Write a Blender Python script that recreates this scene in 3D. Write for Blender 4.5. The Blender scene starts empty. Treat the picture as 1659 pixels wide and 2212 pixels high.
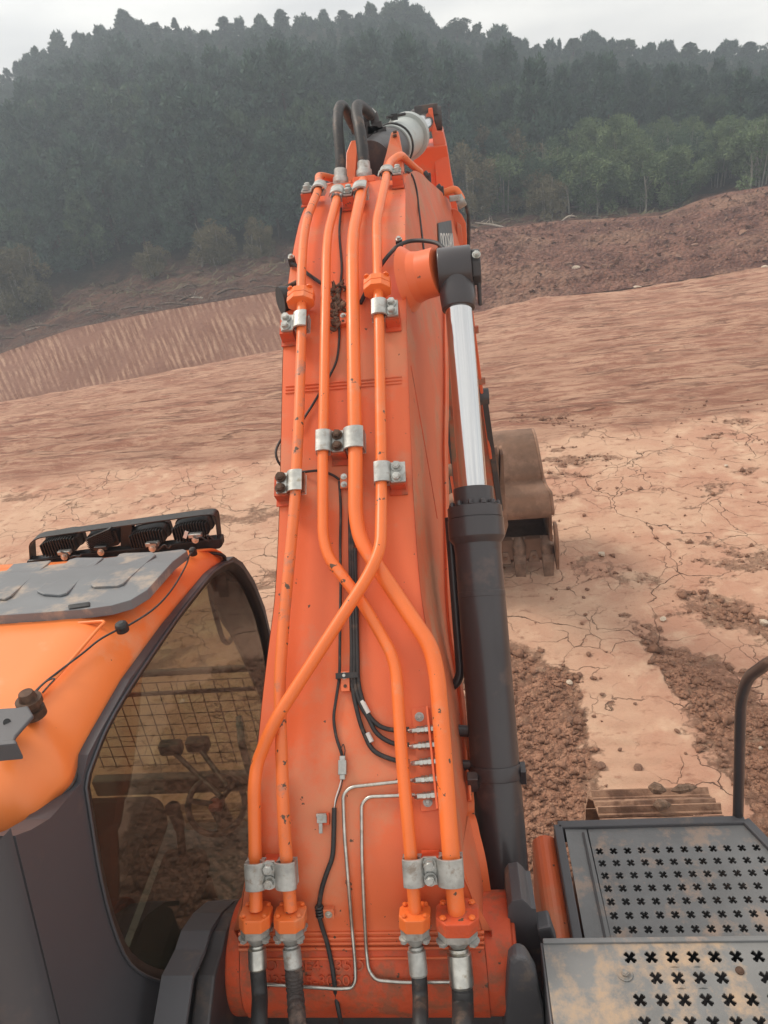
import bpy, bmesh, math, random
import numpy as np
from math import sin, cos, pi, radians, atan2, sqrt, hypot, floor
from mathutils import Vector, Matrix
from mathutils.geometry import tessellate_polygon
random.seed(7); RNG = np.random.default_rng(11)
scene = bpy.context.scene
COL = scene.collection

# ---------------------------------------------------------------- camera
CAM = Vector((.3, 0, 3.85)); FPX = 1600.; IW, IH = 1659., 2212.
def basis(yaw, pitch, roll):
    yaw, pitch, roll = map(radians, (yaw, pitch, roll))
    f = Vector((-sin(yaw)*cos(pitch), cos(yaw)*cos(pitch), -sin(pitch)))
    r = f.cross(Vector((0, 0, 1))).normalized(); u = r.cross(f)
    return cos(roll)*r - sin(roll)*u, sin(roll)*r + cos(roll)*u, f
CR, CU, CF = basis(7, 27, 7.5)
cd = bpy.data.cameras.new('camera'); cam = bpy.data.objects.new('camera', cd); COL.objects.link(cam)
cam.matrix_world = Matrix(((CR.x, CU.x, -CF.x, CAM.x), (CR.y, CU.y, -CF.y, CAM.y), (CR.z, CU.z, -CF.z, CAM.z), (0, 0, 0, 1)))
cd.sensor_fit = 'VERTICAL'; cd.sensor_height = 36; cd.lens = 36*FPX/IH; cd.clip_start = .05; cd.clip_end = 1500
scene.camera = cam

# ---------------------------------------------------------------- world, sun, exposure
SUN_EL, SUN_AZ = 48, -62          # azimuth from +Y, negative = to the left
w = bpy.data.worlds.new('World'); scene.world = w; w.use_nodes = True
N, L = w.node_tree.nodes, w.node_tree.links
bg = N['Background']; bg.inputs[1].default_value = 1.0
sky = N.new('ShaderNodeTexSky'); sky.sky_type = 'NISHITA'; sky.sun_disc = False
sky.sun_elevation = radians(SUN_EL); sky.sun_rotation = radians(SUN_AZ)
sky.air_density = 1.5; sky.dust_density = 4
sk = N.new('ShaderNodeVectorMath'); sk.operation = 'SCALE'; sk.inputs[3].default_value = .10
L.new(sky.outputs[0], sk.inputs[0])
tc = N.new('ShaderNodeTexCoord'); mp = N.new('ShaderNodeMapping'); mp.inputs['Scale'].default_value = (1.2, 1.2, 4.5)
L.new(tc.outputs['Generated'], mp.inputs[0])
nz = N.new('ShaderNodeTexNoise'); nz.inputs['Scale'].default_value = 3.2; nz.inputs['Detail'].default_value = 7; nz.inputs['Roughness'].default_value = .5
L.new(mp.outputs[0], nz.inputs[0])
cr = N.new('ShaderNodeValToRGB'); cr.color_ramp.elements[0].position = .32; cr.color_ramp.elements[0].color = (.56, .55, .54, 1)
cr.color_ramp.elements[1].position = .68; cr.color_ramp.elements[1].color = (.88, .85, .79, 1)
L.new(nz.outputs[0], cr.inputs[0])
mx = N.new('ShaderNodeMixRGB'); mx.inputs[0].default_value = .88          # overcast: the cloud deck hides almost all blue
L.new(sk.outputs[0], mx.inputs[1]); L.new(cr.outputs[0], mx.inputs[2]); L.new(mx.outputs[0], bg.inputs[0])
sl = bpy.data.lights.new('sun', 'SUN'); sl.energy = 1.5; sl.angle = radians(14); sl.color = (1, .90, .78)
so = bpy.data.objects.new('sun', sl); COL.objects.link(so)
_d = Vector((sin(radians(SUN_AZ))*cos(radians(SUN_EL)), cos(radians(SUN_AZ))*cos(radians(SUN_EL)), sin(radians(SUN_EL))))
so.rotation_euler = _d.to_track_quat('Z', 'Y').to_euler(); so.location = (0, 0, 30)
vs = scene.view_settings; vs.view_transform = 'Standard'; vs.look = 'None'; vs.exposure = .72; vs.gamma = 1; vs.use_curve_mapping = False
scene.render.engine = 'CYCLES'
scene.cycles.volume_bounces = 0; scene.cycles.max_bounces = 6; scene.cycles.transparent_max_bounces = 12

# ---------------------------------------------------------------- sight-line surveying helpers (pixel of the photo -> point on a real surface)
def ray(x, y): return CF + CR*((x-829.5)/FPX) - CU*((y-1106)/FPX)
def onp(x, y, ax, v):
    R = ray(x, y); return CAM + R*((v-CAM[ax])/R[ax])
def P3(x, y, Y): return onp(x, y, 1, Y)
def proj(p):
    d = Vector(p)-CAM; z = d.dot(CF); return 829.5+FPX*d.dot(CR)/z, 1106-FPX*d.dot(CU)/z
def Xfor(xp, Y, Z):
    x = .2
    for _ in range(12):
        a = proj((x, Y, Z))[0]; b = proj((x+.01, Y, Z))[0]; x += (xp-a)/(b-a)*.01
    return x
def interp(x, pts): return float(np.interp(x, [p[0] for p in pts], [p[1] for p in pts]))

# ---------------------------------------------------------------- object helpers
def tag(o, label=None, cat=None, group=None, kind=None):
    if label: o['label'] = label
    if cat: o['category'] = cat
    if group: o['group'] = group
    if kind: o['kind'] = kind
    return o
def empty(name, loc=(0, 0, 0)):
    o = bpy.data.objects.new(name, None); COL.objects.link(o); o.location = loc; o.empty_display_size = .1; return o
class MB:
    def __init__(s): s.v = []; s.f = []; s.sm = []; s.mi = []; s.cur = 0
    def add(s, vs, fs, smooth=False):
        b = len(s.v); s.v += [tuple(p) for p in vs]
        for f in fs: s.f.append(tuple(b+i for i in f)); s.sm.append(smooth); s.mi.append(s.cur)
        return s
    def box(s, c, size, rot=None):
        c = Vector(c); hx, hy, hz = size[0]/2, size[1]/2, size[2]/2
        vs = [Vector((x, y, z)) for x in (-hx, hx) for y in (-hy, hy) for z in (-hz, hz)]
        if rot is not None: vs = [rot @ p for p in vs]
        return s.add([p+c for p in vs], [(0, 1, 3, 2), (4, 6, 7, 5), (0, 4, 5, 1), (2, 3, 7, 6), (0, 2, 6, 4), (1, 5, 7, 3)])
    def prism(s, pts, ext, smooth=False):
        n = len(pts); ext = Vector(ext); a = [Vector(p) for p in pts]; b = [p+ext for p in a]
        tri = tessellate_polygon([a])
        fs = [tuple(t) for t in tri] + [tuple(n+i for i in reversed(t)) for t in tri] + [(i, (i+1) % n, n+(i+1) % n, n+i) for i in range(n)]
        return s.add(a+b, fs, smooth)
    def lathe(s, p0, p1, prof, seg=20, smooth=True, caps=True, rot=0, crisp=True):
        if crisp and smooth and len(prof) > 2:      # every step of the turned profile keeps its own edge
            for i in range(len(prof)-1): s.lathe(p0, p1, prof[i:i+2], seg, True, False, rot, False)
            if caps:
                A_ = Vector(p1)-Vector(p0); d_ = A_.normalized(); u_ = d_.orthogonal().normalized(); w_ = d_.cross(u_)
                for q_ in (0, -1):
                    t_, r_ = prof[q_]; s.add([Vector(p0)+A_*t_+u_*(r_*cos(rot+2*pi*k/seg))+w_*(r_*sin(rot+2*pi*k/seg)) for k in range(seg)], [tuple(range(seg)) if q_ else tuple(reversed(range(seg)))], False)
            return s
        # prof: list (t along axis 0..1 or beyond, radius)
        p0 = Vector(p0); p1 = Vector(p1); ax = p1-p0; d = ax.normalized()
        u = d.orthogonal().normalized(); v = d.cross(u); vs = []; fs = []
        for t, r in prof:
            for k in range(seg):
                a = rot+2*pi*k/seg; vs.append(p0+ax*t+u*(r*cos(a))+v*(r*sin(a)))
        for j in range(len(prof)-1):
            for k in range(seg):
                a = j*seg+k; b = j*seg+(k+1) % seg; fs.append((a, b, b+seg, a+seg))
        s.add(vs, fs, smooth)
        if caps:
            for j in (0, len(prof)-1):
                ids = list(range(j*seg, (j+1)*seg)); s.add([vs[i] for i in ids], [tuple(range(seg))] if j else [tuple(reversed(range(seg)))], False)
        return s
    def cyl(s, p0, p1, r, r1=None, seg=16, caps=True, smooth=True, rot=0): return s.lathe(p0, p1, [(0, r), (1, r if r1 is None else r1)], seg, smooth, caps, rot)
    def tube(s, pts, r, seg=10, caps=True):
        pts = [Vector(p) for p in pts]; n = len(pts); vs = []; fs = []
        T = [(pts[min(i+1, n-1)]-pts[max(i-1, 0)]).normalized() for i in range(n)]
        u = T[0].orthogonal().normalized()
        for i in range(n):
            u = (u-T[i]*u.dot(T[i])).normalized(); v = T[i].cross(u); rr = r[i] if isinstance(r, (list, tuple)) else r
            for k in range(seg):
                a = 2*pi*k/seg; vs.append(pts[i]+u*(rr*cos(a))+v*(rr*sin(a)))
        for i in range(n-1):
            for k in range(seg):
                a = i*seg+k; b = i*seg+(k+1) % seg; fs.append((a, b, b+seg, a+seg))
        s.add(vs, fs, True)
        if caps: s.add(vs[:seg], [tuple(reversed(range(seg)))]); s.add(vs[-seg:], [tuple(range(seg))])
        return s
    def build(s, name, mat, parent=None, bevel=0, label=None):
        me = bpy.data.meshes.new(name); me.from_pydata(s.v, [], s.f)
        for m in (mat if isinstance(mat, (list, tuple)) else [mat]): me.materials.append(m)
        me.polygons.foreach_set('use_smooth', s.sm)
        if isinstance(mat, (list, tuple)): me.polygons.foreach_set('material_index', s.mi)
        me.update()
        o = bpy.data.objects.new(name, me); COL.objects.link(o)
        if parent: o.parent = parent
        if bevel:
            bm = bmesh.new(); bm.from_mesh(me); bmesh.ops.remove_doubles(bm, verts=bm.verts, dist=1e-5)
            bmesh.ops.recalc_face_normals(bm, faces=bm.faces); bm.to_mesh(me); bm.free()
            b = o.modifiers.new('bevel', 'BEVEL'); b.width = bevel; b.segments = 2; b.limit_method = 'ANGLE'; b.angle_limit = radians(38)
        if label: o['label'] = label
        return o
def smooth_path(pts, k=6):          # Catmull-Rom through the points
    P = [Vector(p) for p in pts]; out = []
    for i in range(len(P)-1):
        a = P[i-1] if i else P[0]*2-P[1]; b = P[i]; c = P[i+1]; d = P[i+2] if i+2 < len(P) else P[-1]*2-P[-2]
        for j in range(k):
            t = j/k; out.append(.5*((2*b)+(c-a)*t+(2*a-5*b+4*c-d)*t*t+(3*b-a-3*c+d)*t**3))
    out.append(P[-1]); return out
def fillet(pts, rad=.06, k=6):      # straight runs with bent corners
    P = [Vector(p) for p in pts]; out = [P[0]]
    for i in range(1, len(P)-1):
        a = (P[i-1]-P[i]); b = (P[i+1]-P[i]); l = min(rad, a.length*.45, b.length*.45)
        A = P[i]+a.normalized()*l; B = P[i]+b.normalized()*l
        for j in range(k+1):
            t = j/k; out.append(A*(1-t)**2+P[i]*2*t*(1-t)+B*t*t)
    out.append(P[-1]); return out

# ---------------------------------------------------------------- numpy gradient noise
_perm = RNG.permutation(512)
def gnoise(x, y, seed=0):
    x = np.asarray(x, float)+seed*17.3; y = np.asarray(y, float)+seed*9.7
    xi = np.floor(x).astype(int); yi = np.floor(y).astype(int); xf = x-xi; yf = y-yi
    def g(ix, iy):
        h = _perm[(_perm[ix & 511]+iy) & 511]*(2*pi/512); return np.cos(h), np.sin(h)
    u = xf*xf*xf*(xf*(xf*6-15)+10); v = yf*yf*yf*(yf*(yf*6-15)+10)
    def dot(ix, iy, dx, dy): a, b = g(ix, iy); return a*dx+b*dy
    n00 = dot(xi, yi, xf, yf); n10 = dot(xi+1, yi, xf-1, yf); n01 = dot(xi, yi+1, xf, yf-1); n11 = dot(xi+1, yi+1, xf-1, yf-1)
    return (n00*(1-u)+n10*u)*(1-v)+(n01*(1-u)+n11*u)*v
def fbm(x, y, o=4, seed=0, lac=2.1, gain=.5):
    s = 0; a = 1
    for i in range(o): s = s+a*gnoise(x*lac**i, y*lac**i, seed+i); a *= gain
    return s

# ---------------------------------------------------------------- materials
def mat(name, base, rough=.5, metal=0, noise=0, nscale=8, dark=None, dirt=None, dirt_amt=.0, dirt_scale=6, bump=0, bscale=60, chips=0, spec=.5, coat=0, chip_col=(.10, .055, .03)):
    m = bpy.data.materials.new(name); m.use_nodes = True; N, L = m.node_tree.nodes, m.node_tree.links
    b = N['Principled BSDF']; b.inputs['Roughness'].default_value = rough; b.inputs['Metallic'].default_value = metal
    b.inputs['Specular IOR Level'].default_value = spec; b.inputs['Coat Weight'].default_value = coat; b.inputs['Coat Roughness'].default_value = .12
    tc = N.new('ShaderNodeTexCoord'); col = None
    def nt(scale, det=5, ro=.55, vec=None):
        n = N.new('ShaderNodeTexNoise'); n.inputs['Scale'].default_value = scale; n.inputs['Detail'].default_value = det; n.inputs['Roughness'].default_value = ro
        L.new(vec or tc.outputs['Object'], n.inputs[0]); return n.outputs[0]
    def ramp(src, p0, p1, c0=(0, 0, 0, 1), c1=(1, 1, 1, 1)):
        r = N.new('ShaderNodeValToRGB'); e = r.color_ramp.elements; e[0].position = p0; e[1].position = p1; e[0].color = c0; e[1].color = c1
        L.new(src, r.inputs[0]); return r.outputs[0]
    def mix(f, a, c):
        x = N.new('ShaderNodeMixRGB')
        if isinstance(f, float): x.inputs[0].default_value = f
        else: L.new(f, x.inputs[0])
        for i, v in ((1, a), (2, c)):
            if isinstance(v, tuple): x.inputs[i].default_value = (*v, 1)[:4]
            else: L.new(v, x.inputs[i])
        return x.outputs[0]
    dk = dark or tuple(c*(1-noise) for c in base)
    col = mix(ramp(nt(nscale), .35, .65), tuple(dk), tuple(base))
    rsrc = None
    if dirt_amt:
        f = ramp(nt(dirt_scale, 8, .68), .62-dirt_amt*.35, .70-dirt_amt*.2)
        x = N.new('ShaderNodeMath'); x.operation = 'MULTIPLY'; x.inputs[1].default_value = min(1, .45+dirt_amt); L.new(f, x.inputs[0])
        col = mix(x.outputs[0], col, tuple(dirt)); rsrc = x.outputs[0]
    if chips:
        f = ramp(nt(38, 3, .6), .735-chips*.06, .75-chips*.06); col = mix(f, col, chip_col)
    L.new(col, b.inputs['Base Color'])
    rr = N.new('ShaderNodeMapRange'); rr.inputs['To Min'].default_value = max(.03, rough-.08); rr.inputs['To Max'].default_value = min(1, rough+.12)
    L.new(nt(nscale*2.3, 4), rr.inputs[0]); ro = rr.outputs[0]
    if rsrc is not None:
        x = N.new('ShaderNodeMath'); x.operation = 'MAXIMUM'; L.new(ro, x.inputs[0])
        y = N.new('ShaderNodeMath'); y.operation = 'MULTIPLY'; y.inputs[1].default_value = .9; L.new(rsrc, y.inputs[0]); L.new(y.outputs[0], x.inputs[1]); ro = x.outputs[0]
    L.new(ro, b.inputs['Roughness'])
    if bump:
        bp = N.new('ShaderNodeBump'); bp.inputs['Strength'].default_value = bump; bp.inputs['Distance'].default_value = .01
        L.new(nt(bscale, 5), bp.inputs['Height']); L.new(bp.outputs[0], b.inputs['Normal'])
    return m
DUST = (.42, .25, .16)
M = {}
M['orange'] = mat('orange_paint', (.76, .148, .046), .42, noise=.1, nscale=2.2, dirt=(.60, .235, .125), dirt_amt=.30, dirt_scale=2.6, bump=.03, bscale=25, chips=.55, spec=.45)
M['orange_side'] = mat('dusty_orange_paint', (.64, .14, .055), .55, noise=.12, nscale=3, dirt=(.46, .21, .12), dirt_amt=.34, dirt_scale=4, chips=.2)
M['orange_cast'] = mat('rusting_orange_casting', (.66, .09, .025), .6, noise=.2, nscale=9, dirt=(.28, .10, .05), dirt_amt=.35, dirt_scale=14, bump=.25, bscale=70, chips=.9)
M['pipe'] = mat('orange_pipe_paint', (.83, .175, .036), .36, noise=.08, nscale=6, dirt=(.62, .24, .12), dirt_amt=.16, dirt_scale=9, bump=.02, chips=.85, spec=.5)
M['cab_orange'] = mat('orange_cab_paint', (.85, .225, .055), .34, noise=.05, nscale=2, dirt=(.72, .36, .20), dirt_amt=.22, dirt_scale=2.6, chips=.05, spec=.5)  # paler base and lighter dirt also carry the roof's sky sheen
M['pipe_worn'] = mat('scuffed_orange_pipe_paint', (.80, .18, .045), .42, noise=.12, nscale=7, dirt=(.24, .17, .14), dirt_amt=.20, dirt_scale=13, bump=.05, chips=1.5)
M['zinc'] = mat('galvanised_steel', (.50, .50, .47), .48, .6, noise=.35, nscale=28, dirt=(.25, .19, .14), dirt_amt=.22, dirt_scale=30, bump=.12, bscale=120)
M['bright'] = mat('bright_plated_steel', (.60, .59, .54), .3, .9, noise=.3, nscale=40, dirt=(.33, .27, .18), dirt_amt=.2, dirt_scale=45)
M['rust'] = mat('rusty_bolt', (.12, .065, .04), .7, .3, noise=.5, nscale=60, bump=.2)
M['chrome'] = mat('chrome_rod', (.66, .66, .66), .13, 1, noise=.03, nscale=5)
M['black'] = mat('black_cylinder_paint', (.040, .033, .035), .34, noise=.15, nscale=4, dirt=(.12, .075, .06), dirt_amt=.10, dirt_scale=5, spec=.5, coat=.25)  # brown tint of the black puts a warm flare veil into the colour
M['rubber'] = mat('black_rubber', (.028, .026, .026), .55, noise=.3, nscale=30, dirt=(.13, .085, .06), dirt_amt=.22, dirt_scale=18, bump=.1)
M['sleeve'] = mat('wrapped_sleeve', (.07, .055, .05), .7, noise=.4, nscale=22, dirt=(.19, .13, .10), dirt_amt=.4, dirt_scale=20, bump=1.0, bscale=45)
M['grey'] = mat('grey_paint', (.092, .090, .096), .45, noise=.12, nscale=4, dirt=(.22, .16, .12), dirt_amt=.12, dirt_scale=9, chips=.1, spec=.4)
M['darkgrey'] = mat('dark_grey_paint', (.05, .045, .046), .5, noise=.2, nscale=5, dirt=(.12, .08, .06), dirt_amt=.25, dirt_scale=6)
M['cab_grey'] = mat('grey_cab_panel', (.066, .066, .073), .38, noise=.08, nscale=1.5, dirt=(.13, .10, .09), dirt_amt=.06, dirt_scale=3, spec=.45)
M['plate'] = mat('muddy_grey_step_plate', (.20, .20, .195), .5, noise=.22, nscale=7, dirt=(.42, .30, .20), dirt_amt=.46, dirt_scale=11, bump=.12, bscale=60)
M['plate_far'] = mat('grey_step_plate', (.18, .182, .182), .5, noise=.18, nscale=7, dirt=(.38, .27, .20), dirt_amt=.25, dirt_scale=12, bump=.1)
M['hatch'] = mat('dusty_grey_hatch', (.175, .182, .19), .55, noise=.12, nscale=5, dirt=(.42, .33, .25), dirt_amt=.26, dirt_scale=7)
M['plastic'] = mat('black_plastic', (.018, .017, .017), .48, noise=.3, nscale=20, dirt=(.10, .07, .055), dirt_amt=.12, dirt_scale=16)
M['seat'] = mat('dark_seat_fabric', (.045, .032, .026), .85, noise=.25, nscale=12)
M['trim'] = mat('interior_plastic', (.05, .042, .036), .6, noise=.2, nscale=6)
M['red'] = mat('red_wheel_hub', (.30, .05, .035), .45)
M['screen'] = mat('dark_monitor_glass', (.05, .09, .085), .15)
M['mud'] = mat('caked_mud', (.24, .15, .10), .95, noise=.5, nscale=40, bump=1, bscale=60)
M['bucket'] = mat('earth_coated_steel', (.29, .165, .105), .75, .15, noise=.35, nscale=5, dirt=(.36, .21, .14), dirt_amt=.4, dirt_scale=4, bump=.3, bscale=30)
M['bucket_in'] = mat('rusty_bucket_inside', (.22, .115, .07), .75, .2, noise=.35, nscale=5, bump=.2)
M['tooth'] = mat('worn_tooth_steel', (.27, .17, .12), .5, .45, noise=.4, nscale=16, bump=.15)
M['arm'] = mat('muddy_orange_arm', (.50, .11, .045), .55, noise=.3, nscale=4, dirt=(.27, .15, .09), dirt_amt=.55, dirt_scale=7, bump=.15)
M['arm_clean'] = mat('orange_arm_paint', (.72, .12, .04), .45, noise=.08, nscale=4, dirt=(.45, .2, .12), dirt_amt=.15, chips=.3)
M['track'] = mat('earthy_track_steel', (.27, .145, .092), .8, .1, noise=.45, nscale=9, dirt=(.38, .23, .15), dirt_amt=.5, dirt_scale=9, bump=.5, bscale=50)
M['barrel_grey'] = mat('pale_grey_cylinder_paint', (.40, .43, .41), .42, noise=.12, nscale=6, dirt=(.3, .25, .2), dirt_amt=.12)
M['white'] = mat('white_tape', (.72, .70, .66), .6, noise=.2, nscale=30)
M['decal'] = mat('charcoal_decal', (.07, .08, .085), .5)
M['decal_text'] = mat('pale_decal_lettering', (.62, .60, .56), .5)
M['rock'] = mat('red_sandstone', (.30, .165, .11), .9, noise=.45, nscale=9, bump=.5, bscale=40)
M['clod'] = mat('red_soil_clod', (.34, .178, .112), .95, noise=.4, nscale=14, bump=.6, bscale=60)
M['pale_rock'] = mat('pale_stone', (.62, .50, .38), .85, noise=.3, nscale=12, bump=.3)
M['paper'] = mat('white_paper_scrap', (.75, .70, .62), .7, noise=.12, nscale=30)
M['wood'] = mat('weathered_wood', (.17, .12, .09), .85, noise=.5, nscale=14, bump=.4)
M['wood_pale'] = mat('pale_stripped_wood', (.50, .42, .34), .8, noise=.3, nscale=14)

def glass_mat():
    m = bpy.data.materials.new('tinted_glass'); m.use_nodes = True; N, L = m.node_tree.nodes, m.node_tree.links
    N.remove(N['Principled BSDF']); out = N['Material Output']
    t = N.new('ShaderNodeBsdfTransparent'); t.inputs[0].default_value = (.50, .50, .41, 1)
    g = N.new('ShaderNodeBsdfGlossy'); g.inputs['Roughness'].default_value = .03; g.inputs[0].default_value = (1, 1, 1, 1)
    d = N.new('ShaderNodeBsdfDiffuse'); d.inputs[0].default_value = (.28, .20, .14, 1)
    n = N.new('ShaderNodeTexNoise'); n.inputs['Scale'].default_value = 5; n.inputs['Detail'].default_value = 6
    tc = N.new('ShaderNodeTexCoord'); L.new(tc.outputs['Object'], n.inputs[0])
    mr = N.new('ShaderNodeMapRange'); mr.inputs['To Min'].default_value = .02; mr.inputs['To Max'].default_value = .13; L.new(n.outputs[0], mr.inputs[0])
    m1 = N.new('ShaderNodeMixShader'); L.new(mr.outputs[0], m1.inputs[0]); L.new(t.outputs[0], m1.inputs[1]); L.new(d.outputs[0], m1.inputs[2])
    lw = N.new('ShaderNodeLayerWeight'); lw.inputs[0].default_value = .5
    pw = N.new('ShaderNodeMath'); pw.operation = 'POWER'; pw.inputs[1].default_value = 4.5; L.new(lw.outputs['Facing'], pw.inputs[0])
    f = N.new('ShaderNodeMath'); f.operation = 'MULTIPLY_ADD'; f.inputs[1].default_value = .8; f.inputs[2].default_value = .04; L.new(pw.outputs[0], f.inputs[0])
    m2 = N.new('ShaderNodeMixShader'); L.new(f.outputs[0], m2.inputs[0]); L.new(m1.outputs[0], m2.inputs[1]); L.new(g.outputs[0], m2.inputs[2])
    L.new(m2.outputs[0], out.inputs[0]); return m
M['glass'] = glass_mat()
# ================================================================= GROUND AND TERRAIN
BASE = [(-600, 975), (0, 871), (237, 828), (356, 804), (605, 756), (829, 716), (1014, 680), (1164, 645), (1335, 626), (1463, 607), (1659, 575), (2300, 480)]
TOP = [(-600, 870), (0, 764), (158, 709), (356, 670), (605, 628), (829, 570), (1014, 500), (1200, 478), (1430, 465), (1500, 436), (1560, 418), (1659, 402), (2300, 330)]
TOPY = [(-600, 26.5), (605, 26.5), (900, 29), (1200, 32), (1659, 32), (2300, 33)]
FOOT = [(-600, 720), (0, 660), (120, 640), (250, 605), (400, 572), (600, 540), (829, 500), (1014, 470), (1200, 458), (1430, 450), (1500, 428), (1560, 410), (1659, 395), (2300, 320)]
FOOTY = [(-600, 36), (1000, 38), (2300, 38)]
SKYLINE = [(-600, 300), (-100, 215), (10, 172), (60, 122), (118, 78), (165, 74), (215, 60), (262, 22), (300, 48), (335, 52), (376, 42), (425, 66), (482, 38), (560, 36), (605, 22), (697, 26), (740, 24), (800, 12), (850, 2), (895, 8), (930, 42), (986, 40), (1076, 52), (1112, 82), (1160, 100), (1208, 92), (1276, 66), (1350, 84), (1445, 92), (1520, 112), (1575, 84), (1659, 94), (1800, 110), (2300, 190)]
CREST = [(x, float(np.mean([np.interp(x+d, [p[0] for p in SKYLINE], [p[1] for p in SKYLINE]) for d in (-60, -30, 0, 30, 60)]))+40) for x in range(-600, 2301, 50)]
bpts = [(onp(x, y, 1, 24)) for x, y in BASE]
def ground_z(X, Y):
    zb = np.interp(X, [p.x for p in bpts], [p.z for p in bpts])
    t = np.clip((np.asarray(Y, float)-7)/17, 0, None); t = np.where(t < 1, t*t*(1.6-.6*t), 1+(t-1)*1.0)
    t = np.minimum(t, 1.15)
    return zb*t
def dist_poly(X, Y, pts):
    d = np.full(X.shape, 1e9)
    for a, b in zip(pts[:-1], pts[1:]):
        ax, ay, bx, by = a[0], a[1], b[0], b[1]; L2 = (bx-ax)**2+(by-ay)**2
        t = np.clip(((X-ax)*(bx-ax)+(Y-ay)*(by-ay))/L2, 0, 1)
        wd = a[2]*(1-t)+b[2]*t
        d = np.minimum(d, np.hypot(X-ax-t*(bx-ax), Y-ay-t*(by-ay))/wd)
    return d
def wpts(px): return [(*onp(x, y, 2, 0).to_tuple()[:2], wd) for x, y, wd in px]
LEFTBAND = wpts([(1235, 1430, .16), (1195, 1500, .42), (1190, 1620, .50), (1200, 1780, .50), (1205, 1990, .5), (1160, 2200, .5)])
LEFTB2 = wpts([(1000, 1420, .3), (1080, 1480, .5), (1100, 1650, .5), (1100, 1900, .5)])
RIGHTBAND = wpts([(1325, 1335, .10), (1395, 1405, .22), (1480, 1455, .30), (1570, 1540, .34), (1640, 1640, .42), (1760, 1800, .45), (2000, 2000, .5)])
RIGHTB2 = wpts([(1250, 1215, .2), (1330, 1230, .22), (1400, 1250, .2)])
RIGHTB3 = wpts([(1540, 1310, .22), (1680, 1350, .3), (1900, 1500, .4)])
PATHW = wpts([(1270, 1330, .45), (1330, 1470, .34), (1400, 1600, .38), (1440, 1720, .45), (1500, 1900, .5)])
def churn_mask(X, Y):
    n = fbm(X*2.2, Y*2.2, 5, 3, 2.1, .62)*.85
    m = np.zeros_like(X)
    for P_, k in ((LEFTBAND, 1), (LEFTB2, 1), (RIGHTBAND, 1), (RIGHTB2, .35), (RIGHTB3, .8)):
        d = dist_poly(X, Y, P_)+n; m = np.maximum(m, k*.85*np.clip((1.35-d)/1.0, 0, 1))
    patches = np.clip((fbm(X*.9+3, Y*1.5, 6, 20, 2.1, .65)-.20)/.25, 0, 1)*.6*(Y > 3)
    m = np.maximum(m, patches*.8)
    p = dist_poly(X, Y, PATHW)+n*.7; m = np.where(p < 1, m*np.clip((p-.8)/.2, 0, 1), m)
    return m
def grid_mesh(name, X, Y, Z, attrs, material, kind='structure'):
    ny, nx = X.shape; me = bpy.data.meshes.new(name)
    co = np.stack([X, Y, Z], -1).reshape(-1, 3).astype(np.float32)
    i = np.arange(nx*ny).reshape(ny, nx); q = np.stack([i[:-1, :-1], i[:-1, 1:], i[1:, 1:], i[1:, :-1]], -1).reshape(-1, 4)
    me.vertices.add(len(co)); me.vertices.foreach_set('co', co.ravel())
    me.loops.add(q.size); me.loops.foreach_set('vertex_index', q.ravel().astype(np.int32))
    me.polygons.add(len(q)); me.polygons.foreach_set('loop_start', np.arange(0, q.size, 4, dtype=np.int32))
    me.polygons.foreach_set('use_smooth', np.ones(len(q), bool))
    me.update(calc_edges=True)
    for k, v in attrs.items():
        if v.ndim == 3:
            a = me.attributes.new(k, 'FLOAT_VECTOR', 'POINT'); a.data.foreach_set('vector', v.reshape(-1).astype(np.float32))
        else:
            a = me.attributes.new(k, 'FLOAT', 'POINT'); a.data.foreach_set('value', v.reshape(-1).astype(np.float32))
    me.materials.append(material); o = bpy.data.objects.new(name, me); COL.objects.link(o)
    if kind: o['kind'] = kind
    return o

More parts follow.
